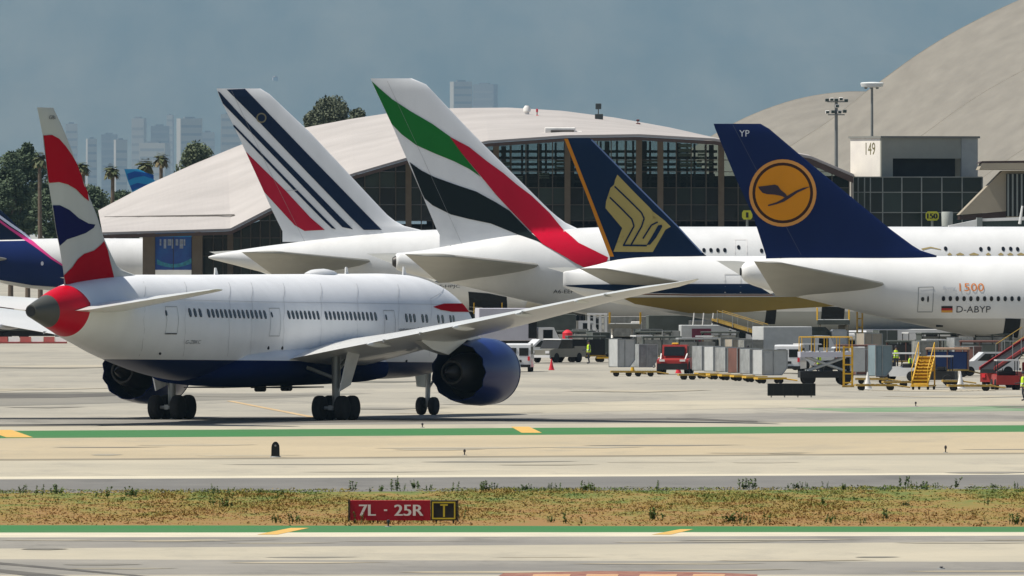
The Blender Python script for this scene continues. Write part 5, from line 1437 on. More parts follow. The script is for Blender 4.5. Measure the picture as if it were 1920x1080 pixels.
for (px, py, h_, lab) in ((871, 854, 12, 'thin edge light post left of the centre on the tan concrete'), (1773, 849, 14, 'thin edge light post at right on the tan concrete'), (792, 802, 9, 'small edge light below the nose wheel'), (1717, 762, 9, 'small edge light near the faded green strip'), (728, 988, 14, 'small stake in front of the red runway sign'), (1765, 1067, 5, 'tiny runway edge light near the bottom right')):
    e = empty('edge_light', G(px, py), 0, lab, 'edge light'); s_ = GD(py) / F
    MB().tube((0, 0, 0), (0, 0, h_ * .6 * s_), .03, .03, 6).build('stem', mat('stem_dark', (.06, .05, .04), .7), e)
    MB().lathe([(h_ * .55 * s_, .05), (h_ * .6 * s_, .06), (h_ * .9 * s_, .055), (h_ * s_, .02)], (0, 0, 0), 'z', 10).build('lamp', mat('lamp_dark', (.05, .045, .05), .4), e, smooth=40)
    MB().lathe([(0, .12), (.03, .11)], (0, 0, 0), 'z', 12).build('base', m_strut, e)
e = empty('airfield_sign', G(1484, 745), R(4), 'long black airfield sign seen from behind, in front of the loader', 'sign'); s_ = GD(745) / F
MB().cbox(-45 * s_, 45 * s_, -.14, .14, .1, 26 * s_, .02).build('panel', mat('sign_back_black', (.012, .014, .012), .5, var=.2), e)
for k in range(5): MB().box(-45 * s_ + 18 * k * s_ + .35, -45 * s_ + 18 * k * s_ + .42, -.16, -.135, .12, 25.5 * s_).build('seam', m_sf, e)
for k in range(4): MB().tube((-38 * s_ + 25 * k * s_, 0, 0), (-38 * s_ + 25 * k * s_, 0, .12), .04, .04, 6).build('leg', m_strut, e)

# ================================================================== GROUND VEHICLES (x forward, origin on the ground)
m_yel = mat('equipment_yellow', (.62, .36, .025), .5, var=.18); m_yeld = mat('dirty_yellow', (.40, .26, .06), .7, var=.3, scale=3)
m_red = mat('equipment_red', (.33, .035, .03), .45, var=.2); m_whv = mat('vehicle_white', (.62, .62, .61), .35, var=.05, coat=.3)
m_silv = mat('container_silver', (.30, .31, .305), .5, .15, var=.3, scale=2); m_cwh = mat('container_white', (.43, .44, .43), .5, var=.1, scale=2)
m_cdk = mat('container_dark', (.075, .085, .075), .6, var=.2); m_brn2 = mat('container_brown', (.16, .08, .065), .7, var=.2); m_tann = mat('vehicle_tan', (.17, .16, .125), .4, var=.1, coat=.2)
m_cblue = mat('container_blue_grey', (.19, .25, .27), .6, var=.15); m_lav = mat('box_lavender', (.50, .49, .54), .5, var=.05); m_vglass = glass_mat('vehicle_glass', (.012, .015, .016), .1)
m_blk = mat('black_plastic', (.02, .02, .02), .6, var=.2); m_hiv = mat('hi_vis_yellow', (.50, .72, .03), .7, var=.1); m_curt = mat('curtain_navy', (.012, .03, .10), .7, var=.2); m_maroon = mat('panel_maroon', (.13, .025, .045), .5, var=.1)
m_conew = mat('cone_white', (.72, .70, .66), .6, var=.1); m_coner = mat('cone_red', (.60, .03, .045), .55, var=.1); m_tail = mat('tail_lamp', (.65, .02, .03), .3)
def wheels(e, pos, r=.33, w=.24):
    for x, y in pos:
        o = MB().lathe([(-w / 2, r * .6), (-w / 2, r * .9), (-w * .35, r), (w * .35, r), (w / 2, r * .9), (w / 2, r * .6)], (x, y, r), 'y', 16).build('wheel', m_tyre, e, smooth=40)
        MB().lathe([(-w * .45, .02), (-w * .42, r * .6), (w * .42, r * .6), (w * .45, .02)], (x, y, r), 'y', 12).build('rim', m_rim, o)
VG = 'ground vehicles beside the parked jets'
def root(name, px, py, rz, label, cat, group=VG): return empty(name, G(px, py), R(rz), label, cat, group)

def van(px, py, rz, label, body=m_whv):
    e = root('van', px, py, rz, label, 'van')
    pl = [(-2.5, .35), (-2.52, 1.2), (-2.42, 2.0), (-2.2, 2.1), (1.1, 2.1), (1.9, 1.35), (2.55, 1.15), (2.65, .6), (2.6, .35)]
    MB().prism(pl, -.95, .95, 'y').build('body', body, e, smooth=25)
    for sy in (-1, 1):
        MB().box(-2.53, -2.44, sy * .45 - .34, sy * .45 + .34, 1.2, 1.78).build('rear_window', m_vglass, e)
        MB().box(-2.56, -2.5, sy * .82 - .08, sy * .82 + .08, .85, 1.15).build('tail_lamp', m_tail, e)
        MB().prism([(-2.1, 1.3), (-2.05, 1.85), (.9, 1.85), (1.5, 1.3)], sy * .955 - .01, sy * .955 + .01, 'y').build('side_window', m_vglass, e)
    MB().prism([(1.16, 1.98), (1.84, 1.40), (1.88, 1.44), (1.2, 2.02)], -.82, .82, 'y').build('windscreen', m_vglass, e)
    MB().box(-2.62, -2.5, -.95, .95, .35, .55).build('bumper', m_blk, e)
    MB().box(-2.55, -2.5, -.28, .28, .72, .9).build('number_plate', m_blk, e)
    wheels(e, [(-1.6, -.82), (-1.6, .82), (1.6, -.82), (1.6, .82)], .36)
    return e
def suv(px, py, rz, label, body=m_whv):
    e = root('car', px, py, rz, label, 'car')
    pl = [(-2.2, .4), (-2.25, 1.0), (-1.9, 1.72), (.4, 1.72), (1.1, 1.1), (2.2, .95), (2.3, .45)]
    MB().prism(pl, -.88, .88, 'y').build('body', body, e, smooth=25)
    MB().prism([(-2.17, 1.12), (-1.94, 1.60), (-1.98, 1.62), (-2.22, 1.12)], -.72, .72, 'y').build('rear_window', m_vglass, e)
    for sy in (-1, 1):
        MB().prism([(-1.8, 1.1), (-1.65, 1.6), (.3, 1.6), (.85, 1.1)], sy * .885 - .01, sy * .885 + .01, 'y').build('side_window', m_vglass, e)
        MB().box(-2.27, -2.18, sy * .74 - .1, sy * .74 + .1, .85, 1.05).build('tail_lamp', m_tail, e)
    MB().box(-2.34, -2.2, -.86, .86, .4, .58).build('bumper', m_blk, e)
    wheels(e, [(-1.4, -.78), (-1.4, .78), (1.4, -.78), (1.4, .78)], .36)
    return e
def pickup(px, py, rz, label):
    e = root('pickup_truck', px, py, rz, label, 'pickup truck')
    MB().prism([(-2.7, .45), (-2.7, 1.12), (2.0, 1.12), (2.65, 1.02), (2.7, .45)], -.95, .95, 'y').build('body', m_tann, e, smooth=25)
    MB().prism([(-.9, 1.12), (-.75, 1.82), (.75, 1.82), (1.35, 1.12)], -.85, .85, 'y').build('cab', m_vglass, e)
    MB().cbox(-.85, .85, -.84, .84, 1.78, 1.88, .03).build('cab_roof', m_whv, e)
    for sy in (-1, 1): MB().box(-2.65, -1.0, sy * .9 - .05, sy * .9 + .05, 1.1, 1.3).build('bed_side', m_tann, e); MB().box(2.6, 2.72, sy * .7 - .18, sy * .7 + .18, .75, .95).build('headlight', m_whv, e)
    MB().box(2.55, 2.78, -.95, .95, .42, .62).build('bumper', m_whv, e)
    wheels(e, [(-1.7, -.85), (-1.7, .85), (1.7, -.85), (1.7, .85)], .4, .26)
    return e
def box_truck(px, py, rz, label, L=6.0, zb=1.1, zt=3.6, boxm=m_cwh, cab=m_whv, side=None, name='box_truck', cat='truck'):
    e = root(name, px, py, rz, label, cat)
    MB().cbox(-L / 2 - .6, L / 2 - 1.2, -1.2, 1.2, zb, zt, .04).build('cargo_box', boxm, e)
    MB().prism([(L / 2 - 1.0, .5), (L / 2 - 1.0, 2.4), (L / 2 + .3, 2.4), (L / 2 + .75, 1.5), (L / 2 + .85, .5)], -1.1, 1.1, 'y').build('cab', cab, e, smooth=25)
    MB().prism([(L / 2 + .34, 2.3), (L / 2 + .7, 1.58), (L / 2 + .76, 1.62), (L / 2 + .4, 2.34)], -.95, .95, 'y').build('windscreen', m_vglass, e)
    for sy in (-1, 1): MB().box(L / 2 - .6, L / 2 + .2, sy * 1.1 - .015, sy * 1.1 + .015, 1.5, 2.2).build('side_window', m_vglass, e)
    MB().box(-L / 2 - .5, L / 2 + .5, -.5, .5, .5, zb - .01).build('chassis', m_blk, e)
    wheels(e, [(-L / 2 + .5, -.95), (-L / 2 + .5, .95), (L / 2 - .2, -.95), (L / 2 - .2, .95)], .45, .3)
    return e
def uld(px, py, rz, label, m, lift=.5, w=1.55, h=1.6, d=1.5, group='cargo containers on the apron'):
    """contoured air cargo container; lower corner cut away"""
    e = empty('cargo_container', G(px, py) + Vector((0, 0, lift)), R(rz), label, 'container', group)
    pl = [(-w / 2 + .02, .0), (w / 2 - .42, .0), (w / 2, .5), (w / 2, h), (-w / 2, h), (-w / 2, .04)]
    MB().prism(pl, -d / 2, d / 2, 'y').build('shell', m, e)
    fm = m_silv if m is not m_silv else m_cwh
    for y in (-d / 2 - .02, d / 2 + .02):
        mb = MB()
        for (u0, v0), (u1, v1) in zip(pl, pl[1:] + pl[:1]): mb.tube((u0, y, v0), (u1, y, v1), .035, .035, 4)
        mb.tube((-.1, y, 0), (-.1, y, h), .03, .03, 4)
        mb.build('edge_frame', fm, e)
    MB().box(-w / 2 + .15, -.18, -d / 2 - .03, -d / 2 - .01, .25, h - .15).build('door_panel', m, e)
    return e
def dolly(px, py, rz, label, m=m_yeld, L=2.6, w=1.6, z=.42):
    e = root('dolly', px, py, rz, label, 'dolly', 'yellow dollies on the apron')
    mb = MB(); mb.box(-L / 2, L / 2, -w / 2, -w / 2 + .12, z - .14, z); mb.box(-L / 2, L / 2, w / 2 - .12, w / 2, z - .14, z); mb.box(-L / 2, -L / 2 + .12, -w / 2 + .12, w / 2 - .12, z - .14, z); mb.box(L / 2 - .12, L / 2, -w / 2 + .12, w / 2 - .12, z - .14, z)
    mb.build('frame', m, e)
    for k in range(7): MB().tube((-L / 2 + .3 + k * (L - .6) / 6, -w / 2 + .12, z - .04), (-L / 2 + .3 + k * (L - .6) / 6, w / 2 - .12, z - .04), .05, .05, 6).build('roller', m_strut, e)
    MB().tube((L / 2, 0, z - .1), (L / 2 + .9, 0, .2), .05, .05, 6).build('tow_bar', m, e)
    wheels(e, [(-L / 2 + .4, -w / 2 + .15), (-L / 2 + .4, w / 2 - .15), (L / 2 - .4, -w / 2 + .15), (L / 2 - .4, w / 2 - .15)], .2, .14)
    return e
def tractor(px, py, rz, label, m):
    e = root('tow_tractor', px, py, rz, label, 'tractor')
    MB().prism([(-1.5, .35), (-1.5, .95), (-.2, .95), (-.1, 1.05), (1.3, 1.0), (1.5, .8), (1.5, .35)], -.75, .75, 'y').build('body', m, e, smooth=20)
    MB().cbox(-.8, -.25, -.6, .6, .95, 1.25, .05).build('seat', m_blk, e)
    MB().prism([(-1.2, 1.9), (-1.2, 2.0), (.4, 2.0), (.5, 1.9)], -.7, .7, 'y').build('canopy', m_whv, e)
    for x, y in ((-1.15, -.65), (-1.15, .65), (.2, -.65), (.2, .65)): MB().tube((x, y, .95), (x, y, 1.92), .035, .035, 6).build('canopy_post', m_blk, e)
    MB().tube((.0, .2, 1.0), (-.2, .2, 1.4), .03, .03, 6).build('steering_column', m_blk, e)
    MB().box(1.48, 1.62, -.7, .7, .3, .55).build('bumper', m_blk, e)
    wheels(e, [(-1.0, -.7), (-1.0, .7), (1.0, -.7), (1.0, .7)], .36, .26)
    return e
def cone(px, py, m, label, h=.75):
    e = root('traffic_cone', px, py, 0, label, 'cone', 'traffic cones on the apron')
    MB().lathe([(.04, h * .24), (h * .5, h * .13), (h, .035)], (0, 0, 0), 'z', 14).build('cone_body', m, e, smooth=40)
    MB().cbox(-h * .28, h * .28, -h * .28, h * .28, 0, .045, .01).build('base', m, e)
    return e
def baggage_cart(px, py, rz, label, top, side, curt):
    e = root('baggage_cart', px, py, rz, label, 'baggage cart')
    MB().box(-1.5, 1.5, -.8, .8, .45, .56).build('floor', m_yeld, e)
    MB().cbox(-1.55, 1.55, -.85, .85, 1.95, 2.1, .03).build('roof', top, e)
    MB().box(-1.5, -1.42, -.8, .8, .56, 1.95).build('end_panel', side, e); MB().box(1.42, 1.5, -.8, .8, .56, 1.95).build('end_panel', side, e)
    for y in (-.8, .8):
        for x in (-.72, .72): MB().cbox(x - .66, x + .66, y - .02, y + .02, .58, 1.8, .01).build('curtain', curt, e)
        MB().box(-.04, .04, y - .04, y + .04, .56, 1.95).build('post', side, e)
    MB().tube((1.5, 0, .45), (2.4, 0, .25), .05, .05, 6).build('tow_bar', m_yeld, e)
    wheels(e, [(-1.1, -.65), (-1.1, .65), (1.1, -.65), (1.1, .65)], .24, .18)
    return e
def belt_loader(px, py, rz, label, m=m_red):
    e = root('belt_loader', px, py, rz, label, 'belt loader')
    MB().prism([(-2.6, .4), (-2.6, 1.0), (-.6, 1.1), (2.4, 1.0), (2.6, .4)], -.9, .9, 'y').build('chassis', m, e, smooth=20)
    MB().prism([(-3.4, 1.0), (3.6, 3.0), (3.6, 3.25), (-3.4, 1.25)], -.5, .5, 'y').build('belt', m_blk, e)
    for sy in (-1, 1):
        MB().prism([(-3.4, 1.2), (3.6, 3.2), (3.6, 3.4), (-3.4, 1.4)], sy * .55 - .04, sy * .55 + .04, 'y').build('side_rail', m, e)
        for k in range(4): MB().tube((-.8 + k * 1.3, sy * .62, 1.9 + k * .37), (-.8 + k * 1.3, sy * .62, 2.9 + k * .37), .025, .025, 6).build('handrail_post', m_strut, e)
        MB().tube((-.8, sy * .62, 2.9), (3.1, sy * .62, 4.0), .03, .03, 6).build('handrail', m_yeld, e)
    MB().cbox(.8, 2.2, -1.0, -.5, 1.0, 1.7, .05).build('cab', m, e)
    MB().box(-2.66, -2.58, -.75, -.5, .7, .95).build('tail_lamp', m_tail, e); MB().box(-2.66, -2.58, .5, .75, .7, .95).build('tail_lamp', m_tail, e)
    wheels(e, [(-1.8, -.85), (-1.8, .85), (1.8, -.85), (1.8, .85)], .4, .28)
    return e
def cargo_loader(px, py, rz, label, zp, L=5.0, m=m_lav, legs=m_cwh):
    """scissor platform loader"""
    e = root('cargo_loader', px, py, rz, label, 'cargo loader')
    MB().box(-L / 2, L / 2, -1.3, 1.3, .5, .95).build('chassis', m_blk, e)
    MB().box(-L / 2, L / 2, -1.35, 1.35, zp - .35, zp).build('platform', m, e)
    for sy in (-1.1, 1.1):
        MB().tube((-L / 2 + .5, sy, .95), (L / 2 - .5, sy, zp - .35), .09, .09, 6).build('scissor_arm', legs, e)
        MB().tube((L / 2 - .5, sy, .95), (-L / 2 + .5, sy, zp - .35), .09, .09, 6).build('scissor_arm', legs, e)
        for k in range(5): MB().tube((-L / 2 + .1 + k * (L - .2) / 4, sy * 1.2, zp), (-L / 2 + .1 + k * (L - .2) / 4, sy * 1.2, zp + 1.0), .03, .03, 5).build('guard_post', m_yel, e)
        MB().tube((-L / 2 + .1, sy * 1.2, zp + 1), (L / 2 - .1, sy * 1.2, zp + 1), .035, .035, 5).build('guard_rail', m_yel, e)
    MB().cbox(L / 2 - .2, L / 2 + .8, -1.35, -.45, .9, 2.6, .05).build('operator_cab', legs, e)
    for k in range(9): MB().tube((-L / 2 + .3 + k * .5, -1.3, zp + .02), (-L / 2 + .3 + k * .5, 1.3, zp + .02), .05, .05, 6).build('roller', m_strut, e)
    wheels(e, [(-L / 2 + .6, -1.1), (-L / 2 + .6, 1.1), (L / 2 - .6, -1.1), (L / 2 - .6, 1.1)], .45, .3)
    return e
def stairs(px, py, rz, label, m=m_yel, n=8, h=2.2, run=1.9):
    e = root('service_stairs', px, py, rz, label, 'stairs')
    for k in range(n): MB().box(-run / 2 + run * k / n, -run / 2 + run * (k + 1) / n, -.5, .5, .45 + (h - .45) * (k + .7) / n, .45 + (h - .45) * (k + 1) / n).build('step', m, e)
    for sy in (-.54, .54):
        MB().prism([(-run / 2, .3), (run / 2, h - .15), (run / 2, h + .05), (-run / 2, .55)], sy - .04, sy + .04, 'y').build('side_stringer', m, e)
        MB().tube((-run / 2, sy, .5), (-run / 2, sy, 1.4), .03, .03, 6).build('handrail_post', m, e); MB().tube((run / 2, sy, h), (run / 2, sy, h + .9), .03, .03, 6).build('handrail_post', m, e)
        MB().tube((-run / 2, sy, 1.4), (run / 2, sy, h + .9), .035, .035, 6).build('handrail', m, e)
        MB().tube((run / 2, sy, .3), (run / 2, sy, h), .05, .05, 6).build('leg', m, e)
    MB().prism([(-run / 2, .34), (run / 2, h - .22), (run / 2, h - .16), (-run / 2, .40)], -.5, .5, 'y').build('back_panel', m, e)
    MB().box(run / 2 - .02, run / 2 + .02, -.5, .5, h * .55, h).build('top_panel', m, e)
    MB().box(-run / 2 - .1, run / 2 + .2, -.6, .6, .22, .32).build('base_frame', m, e)
    wheels(e, [(-run / 2 + .2, -.5), (-run / 2 + .2, .5), (run / 2, -.5), (run / 2, .5)], .17, .1)
    return e

# people ---------------------------------------------------------------
def person_mesh(seed):
    rnd = random.Random(seed)
    me = bpy.data.meshes.new('person_body')
    st_ = .10 + .06 * rnd.random(); ar = rnd.uniform(.05, .35)
    V = [(0, 0, .93), (0, 0, 1.15), (0, 0, 1.38), (0, 0, 1.50), (.01, 0, 1.60), (.02, 0, 1.72),
         (st_ * .3, .10, .88), (st_ * .6, .11, .48), (-st_ * .1, .12, .09), (.13, .13, .05),
         (-st_ * .2, -.10, .88), (.0, -.11, .48), (-st_ * .7, -.12, .09), (-st_ * .7 + .2, -.13, .05),
         (0, .19, 1.42), (.02, .26, 1.14), (.05 + ar * .5, .25, .92), (.08 + ar * .6, .24, .82),
         (0, -.19, 1.42), (.02, -.26, 1.14), (.05 + ar, -.23, .95 + ar * .4), (.10 + ar * 1.2, -.2, .92 + ar * .5)]
    E = [(0, 1), (1, 2), (2, 3), (3, 4), (4, 5), (0, 6), (6, 7), (7, 8), (8, 9), (0, 10), (10, 11), (11, 12), (12, 13), (2, 14), (14, 15), (15, 16), (16, 17), (2, 18), (18, 19), (19, 20), (20, 21)]
    RAD = [(.15, .12), (.15, .11), (.17, .11), (.06, .06), (.085, .075), (.095, .085), (.095, .09), (.065, .06), (.05, .045), (.05, .035), (.095, .09), (.065, .06), (.05, .045), (.05, .035), (.07, .065), (.05, .05), (.037, .035), (.04, .03), (.07, .065), (.05, .05), (.037, .035), (.04, .03)]
    me.from_pydata(V, E, [])
    o = bpy.data.objects.new('person_source', me); COL.objects.link(o)
    sk = o.modifiers.new('skin', 'SKIN'); sk.use_smooth_shade = True
    for v, r_ in zip(me.skin_vertices[0].data, RAD): v.radius = r_
    me.skin_vertices[0].data[0].use_root = True
    sb = o.modifiers.new('sub', 'SUBSURF'); sb.levels = 1; sb.render_levels = 1
    dg = bpy.context.evaluated_depsgraph_get()
    out = bpy.data.meshes.new_from_object(o.evaluated_get(dg))
    bpy.data.objects.remove(o)
    out.materials.clear()
    for m in (mat('trousers_navy', (.02, .024, .04), .8, var=.2), mat('shirt_dark', (.05, .055, .07), .8, var=.2), mat('skin', (.36, .21, .14), .6, var=.1)): out.materials.append(m)
    for p in out.polygons:
        z = p.center.z; y = abs(p.center.y)
        p.material_index = 2 if z > 1.5 or (y > .16 and z < .98 and z > .7) else (0 if z < .97 else 1)
    return out
PM = [person_mesh(k) for k in range(3)]
def vest_mesh():
    rings = []
    for z, a, b in ((.90, .205, .165), (1.0, .20, .16), (1.15, .195, .15), (1.3, .205, .15), (1.42, .19, .135), (1.50, .11, .10)):
        rings.append([(b * math.cos(2 * math.pi * i / 16), a * math.sin(2 * math.pi * i / 16), z) for i in range(16)])
    return MB().loft(rings).mesh('vest', m_hiv, smooth=60)
VM = vest_mesh()
BM_ = MB().lathe([(1.06, .202), (1.06, .208), (1.11, .206), (1.11, .20)], (0, 0, 0), 'z', 16).mesh('reflective_band', mat('reflective', (.75, .75, .72), .3), smooth=True)
HM = MB().lathe([(1.70, .115), (1.74, .118), (1.80, .10), (1.85, .05), (1.86, .005)], (.02, 0, 0), 'z', 14).mesh('cap', mat('cap_dark', (.03, .03, .035), .8), smooth=True)
def person(px, py, rz, label, k, z=0.0):
    p = G(px, py, z)
    e = empty('person', p, R(rz), label, 'person', 'ground crew in hi-vis vests')
    link('body', PM[k % 3], e); link('vest', VM, e); link('cap', HM, e); b = link('reflective_band', BM_, e); b.scale = (.8, 1, 1)
    return e

# ---- placement, left to right
van(974, 697, 87, 'white van seen from behind, right of the blue engine')
suv(1014, 676, 200, 'small white car parked beside the tan pickup', m_whv)
pickup(1046, 680, 238, 'dark tan pickup truck with white cab roof')
cone(1034, 694, m_coner, 'red traffic cone between the white van and the pickup', .85)
t = box_truck(968, 668, 8, 'tall lavender-white catering truck with gold script behind the blue engine', L=5.4, zb=1.3, zt=4.0, boxm=m_lav, name='catering_truck')
for k, (dx, dz) in enumerate(((-.1, 0), (.12, .1), (.3, -.05), (-.3, -.12), (.02, .28))):
    MB().tube((-1.2 + dx, -1.215, 2.6 + dz), (-1.05 + dx, -1.215, 2.95 + dz), .035, .02, 5).build('gold_script', mat('script_gold', (.45, .35, .14), .5), t)
MB().box(.85, 1.55, -1.23, -1.205, 1.5, 3.9).build('open_door', m_dark, t)
uld(1122, 671, 18, 'dark green cargo container beside the tan pickup', m_cdk)
dolly(1122, 672, 4, 'yellow dolly under the dark green container', m_blk)
uld(1088, 664, -6, 'black cargo container just behind the pickup bed', m_cdk, w=1.2)
dolly(1137, 679, 3, 'low empty yellow dolly left of the tall pale containers', m_yel, L=1.6)
e = root('fire_bottle_cart', 1064, 668, 0, 'small red extinguisher cart above the pickup cab', 'cart')
MB().lathe([(.3, .1), (.35, .42), (1.35, .42), (1.55, .2), (1.6, .08)], (0, 0, .6), 'z', 14).build('bottle', m_coner, e, smooth=40); MB().box(-.6, .6, -.35, .35, .45, .6).build('frame', m_strut, e); MB().tube((.5, 0, .6), (.6, 0, 1.9), .03, .03, 6).build('handle', m_strut, e); wheels(e, [(-.4, -.4), (-.4, .4), (.4, -.4), (.4, .4)], .24, .12)
uld(1166, 702, 24, 'tall pale container with bright left edge on the paired dollies', m_cwh, w=1.35, h=2.0, lift=.55)
dolly(1167, 706, 2, 'dirty yellow dolly under the tall pale container', m_yeld, L=1.7)
uld(1207, 701, 24, 'shorter pale container right of the tall one', m_silv, w=1.5, h=1.65, lift=.5)
dolly(1208, 706, 2, 'dirty yellow dolly under the shorter pale container', m_yeld, L=1.7)
cone(1186, 699, m_yel, 'yellow cone between the two paired dollies', .8)
person(1227, 690, 200, 'worker in yellow vest beside the red pushback tug', 0)
e = root('pushback_tug', 1266, 702, 262, 'compact red pushback tug with white trim left of the container row', 'tug')
MB().prism([(-1.6, .4), (-1.6, 1.1), (-.6, 1.25), (.5, 1.2), (1.6, 1.05), (1.65, .4)], -1.15, 1.15, 'y').build('body', m_red, e, smooth=20)
MB().prism([(-1.1, 1.22), (-.95, 2.15), (.25, 2.15), (.55, 1.2)], -.9, .9, 'y').build('cab', m_red, e)
MB().prism([(.34, 2.0), (.60, 1.35), (.64, 1.37), (.38, 2.02)], -.75, .75, 'y').build('windscreen', m_vglass, e)
for sy in (-1, 1):
    MB().box(-.8, .15, sy * .905 - .01, sy * .905 + .01, 1.4, 2.05).build('side_window', m_vglass, e)
    MB().box(1.64, 1.70, sy * .75 - .2, sy * .75 + .2, .95, 1.1).build('headlight', m_conew, e)
    MB().tube((1.3, sy * .9, 1.1), (.5, sy * .95, 1.5), .05, .05, 6).build('grab_rail', m_conew, e)
MB().box(1.66, 1.8, -1.1, 1.1, .35, .8).build('bumper', m_blk, e)
MB().cbox(-.3, .1, -.25, .25, 2.15, 2.3, .05).build('beacon', m_yel, e)
wheels(e, [(-1.0, -1.0), (-1.0, 1.0), (1.0, -1.0), (1.0, 1.0)], .5, .36)
cone(1272, 700, m_coner, 'bright red cone in front of the red pushback tug', .9)
t = box_truck(1340, 668, 4, 'white service truck with maroon side panel and three roof poles', L=4.6, zb=.9, zt=2.6, boxm=m_cwh, name='service_truck')
MB().box(-2.0, -.4, -1.23, -1.205, 1.2, 2.3).build('maroon_panel', m_maroon, t)
for k in range(3): MB().tube((-1.9 + k * .8, -1.1, 2.6), (-1.8 + k * .8, -1.1, 3.6), .05, .05, 6).build('roof_pole', m_conew, t)
row = [(1325, 707, 'leftmost', m_silv), (1347, 708.5, 'second', m_cwh), (1369, 710, 'third', m_silv), (1392, 711.5, 'fourth, orange-doored', m_brn2), (1415, 713.5, 'fifth', m_silv), (1444, 716, 'rightmost and largest', m_cwh)]
for k, (px, py, lab, m) in enumerate(row):
    uld(px, py, 24, '%s container of the row on yellow dollies' % lab, m, w=1.5 if k < 5 else 1.9, h=1.72, lift=.48)
    dolly(px, py + 3, 10, 'yellow dolly under the %s container of the row' % lab.split(',')[0], m_yel, L=1.5 if k < 5 else 2.0)
van(1482, 700, 84, 'white van with dark rear window right of the container row')
box_truck(1487, 688, 20, 'white and grey box truck behind the right-hand white van', L=4.6, zb=1.0, zt=3.1, boxm=m_cwh)
e = root('tanker_truck', 1500, 673, 3, 'black-tanked fuel truck in the shade under the gold-striped jet', 'truck')
MB().cbox(-3, 2.4, -1.1, 1.1, 1.0, 2.6, .35).build('tank', m_cdk, e, smooth=30); MB().cbox(2.5, 3.8, -1.1, 1.1, .6, 2.4, .15).build('cab', m_whv, e); MB().box(-3.1, 3.6, -.5, .5, .5, .99).build('chassis', m_blk, e); wheels(e, [(-2.2, -.95), (-2.2, .95), (-1, -.95), (-1, .95), (2.9, -.95), (2.9, .95)], .48, .3)
belt_loader(1418, 676, 160, 'yellow belt loader behind the container row', m_yeld)
cargo_loader(1548, 722, 3, 'grey scissor-lift cargo loader right of the white van', 2.25, L=3.6)
e = root('yellow_lift', 1590, 726, 0, 'yellow lift frame at the end of the grey loader', 'lift frame')
for x, y in ((-.28, -.5), (.28, -.5), (-.28, .5), (.28, .5)): MB().box(x - .06, x + .06, y - .06, y + .06, 0, 2.75).build('upright', m_yel, e)
for z in (.3, .9, 1.5, 2.1, 2.66): MB().box(-.33, .33, -.57, -.45, z - .04, z + .05).build('rung', m_yel, e)
MB().box(-.4, .4, -.6, .6, .0, .12).build('base', m_yeld, e)
person(1557, 686, 90, 'worker in yellow vest under the open cargo hold', 1, 0)
cargo_loader(1562, 668, 90, 'dark cargo loader raised to the gold-striped jet belly hold', 3.0, L=4.2, m=m_cdk, legs=m_tann)
e = root('lift_mast', 1612, 672, 0, 'tall yellow lift mast between the two nearest jets', 'lift mast')
MB().box(-.28, -.14, -.1, .1, 0, 4.2).build('upright', m_yeld, e); MB().box(.14, .28, -.1, .1, 0, 4.2).build('upright', m_yeld, e)
for k in range(6): MB().box(-.14, .14, -.08, .08, .4 + k * .7, .5 + k * .7).build('rung', m_yeld, e)
MB().cbox(-.7, .7, -.6, .6, .1, .6, .08).build('base', m_yel, e)
e = root('ground_power_unit', 1601, 664, 0, 'white rounded tank unit left of the yellow lift mast', 'power unit')
MB().lathe([(-1.1, .1), (-1.05, .45), (1.05, .45), (1.1, .1)], (0, 0, 1.55), 'x', 16).build('tank', m_whv, e, smooth=40); MB().box(-1, 1, -.4, .4, .45, 1.1).build('frame', m_blk, e); wheels(e, [(-.7, -.5), (-.7, .5), (.7, -.5), (.7, .5)], .3, .18)
uld(1630, 686, 22, 'beige container under the tail of the crane jet', mat('container_beige', (.33, .29, .23), .6, var=.15), w=1.5, h=2.0, lift=.5)
uld(1660, 684, 16, 'dark square container right of the beige one', m_cdk, w=1.5, h=2.3, lift=.4)
t = box_truck(1712, 662, 3, 'long low white trailer under the crane jet', L=8.6, zb=1.1, zt=2.05, boxm=m_whv, name='trailer', cat='trailer')
MB().box(1.0, 2.0, -1.23, -1.205, 1.35, 1.75).build('vent_panel', m_blk, t)
tractor(1760, 684, 15, 'grey tow tractor half hidden behind the yellow stairs', m_cblue)
uld(1622, 714, 14, 'brown-red container beside the yellow lift frame', m_brn2, w=1.7, h=1.75, lift=.42)
uld(1650, 716, 18, 'blue-grey container right of the brown-red one', m_cblue, w=1.2, h=2.1, lift=.42)
dolly(1634, 720, -2, 'dirty yellow dolly under the brown-red container', m_yeld, L=2.2)
dolly(1642, 732, 2, 'empty yellow pallet dolly in front of the brown-red container', m_yeld, L=2.7, w=2.2)
cone(1627, 730, m_conew, 'white cone beside the empty left pallet dolly', 1.15)
tractor(1690, 715, 160, 'white tow tractor left of the yellow stairs', m_whv)
person(1680, 694, 270, 'worker in yellow vest standing behind the white tractor', 2)
person(1707, 712, 180, 'worker in yellow vest bending at the white tractor seat', 0)
stairs(1731, 731, 75, 'bright yellow service stairs left of the blue-curtained cart')
baggage_cart(1777, 707, -4, 'baggage cart with tan roof and two navy curtains', mat('cart_tan', (.42, .28, .19), .6, var=.15), m_brn2, m_curt)
uld(1815, 704, -24, 'brown box container right of the blue-curtained cart', m_brn2, w=1.5, h=1.7, lift=.4)
dolly(1818, 733, 2, 'long empty yellow pallet dolly near the right edge', m_yeld, L=2.9, w=2.2)
dolly(1786, 724, 2, 'yellow dolly under the blue-curtained cart front', m_yeld, L=1.4)
cone(1801, 729, m_conew, 'white cone behind the long pallet dolly', 1.15)
cone(1836, 694, m_yel, 'yellow cone near the brown box container', .85)
person(1862, 716, 240, 'worker in yellow vest left of the red belt loader', 1)
person(1919, 752, 200, 'worker in yellow vest cut by the right picture edge', 2)
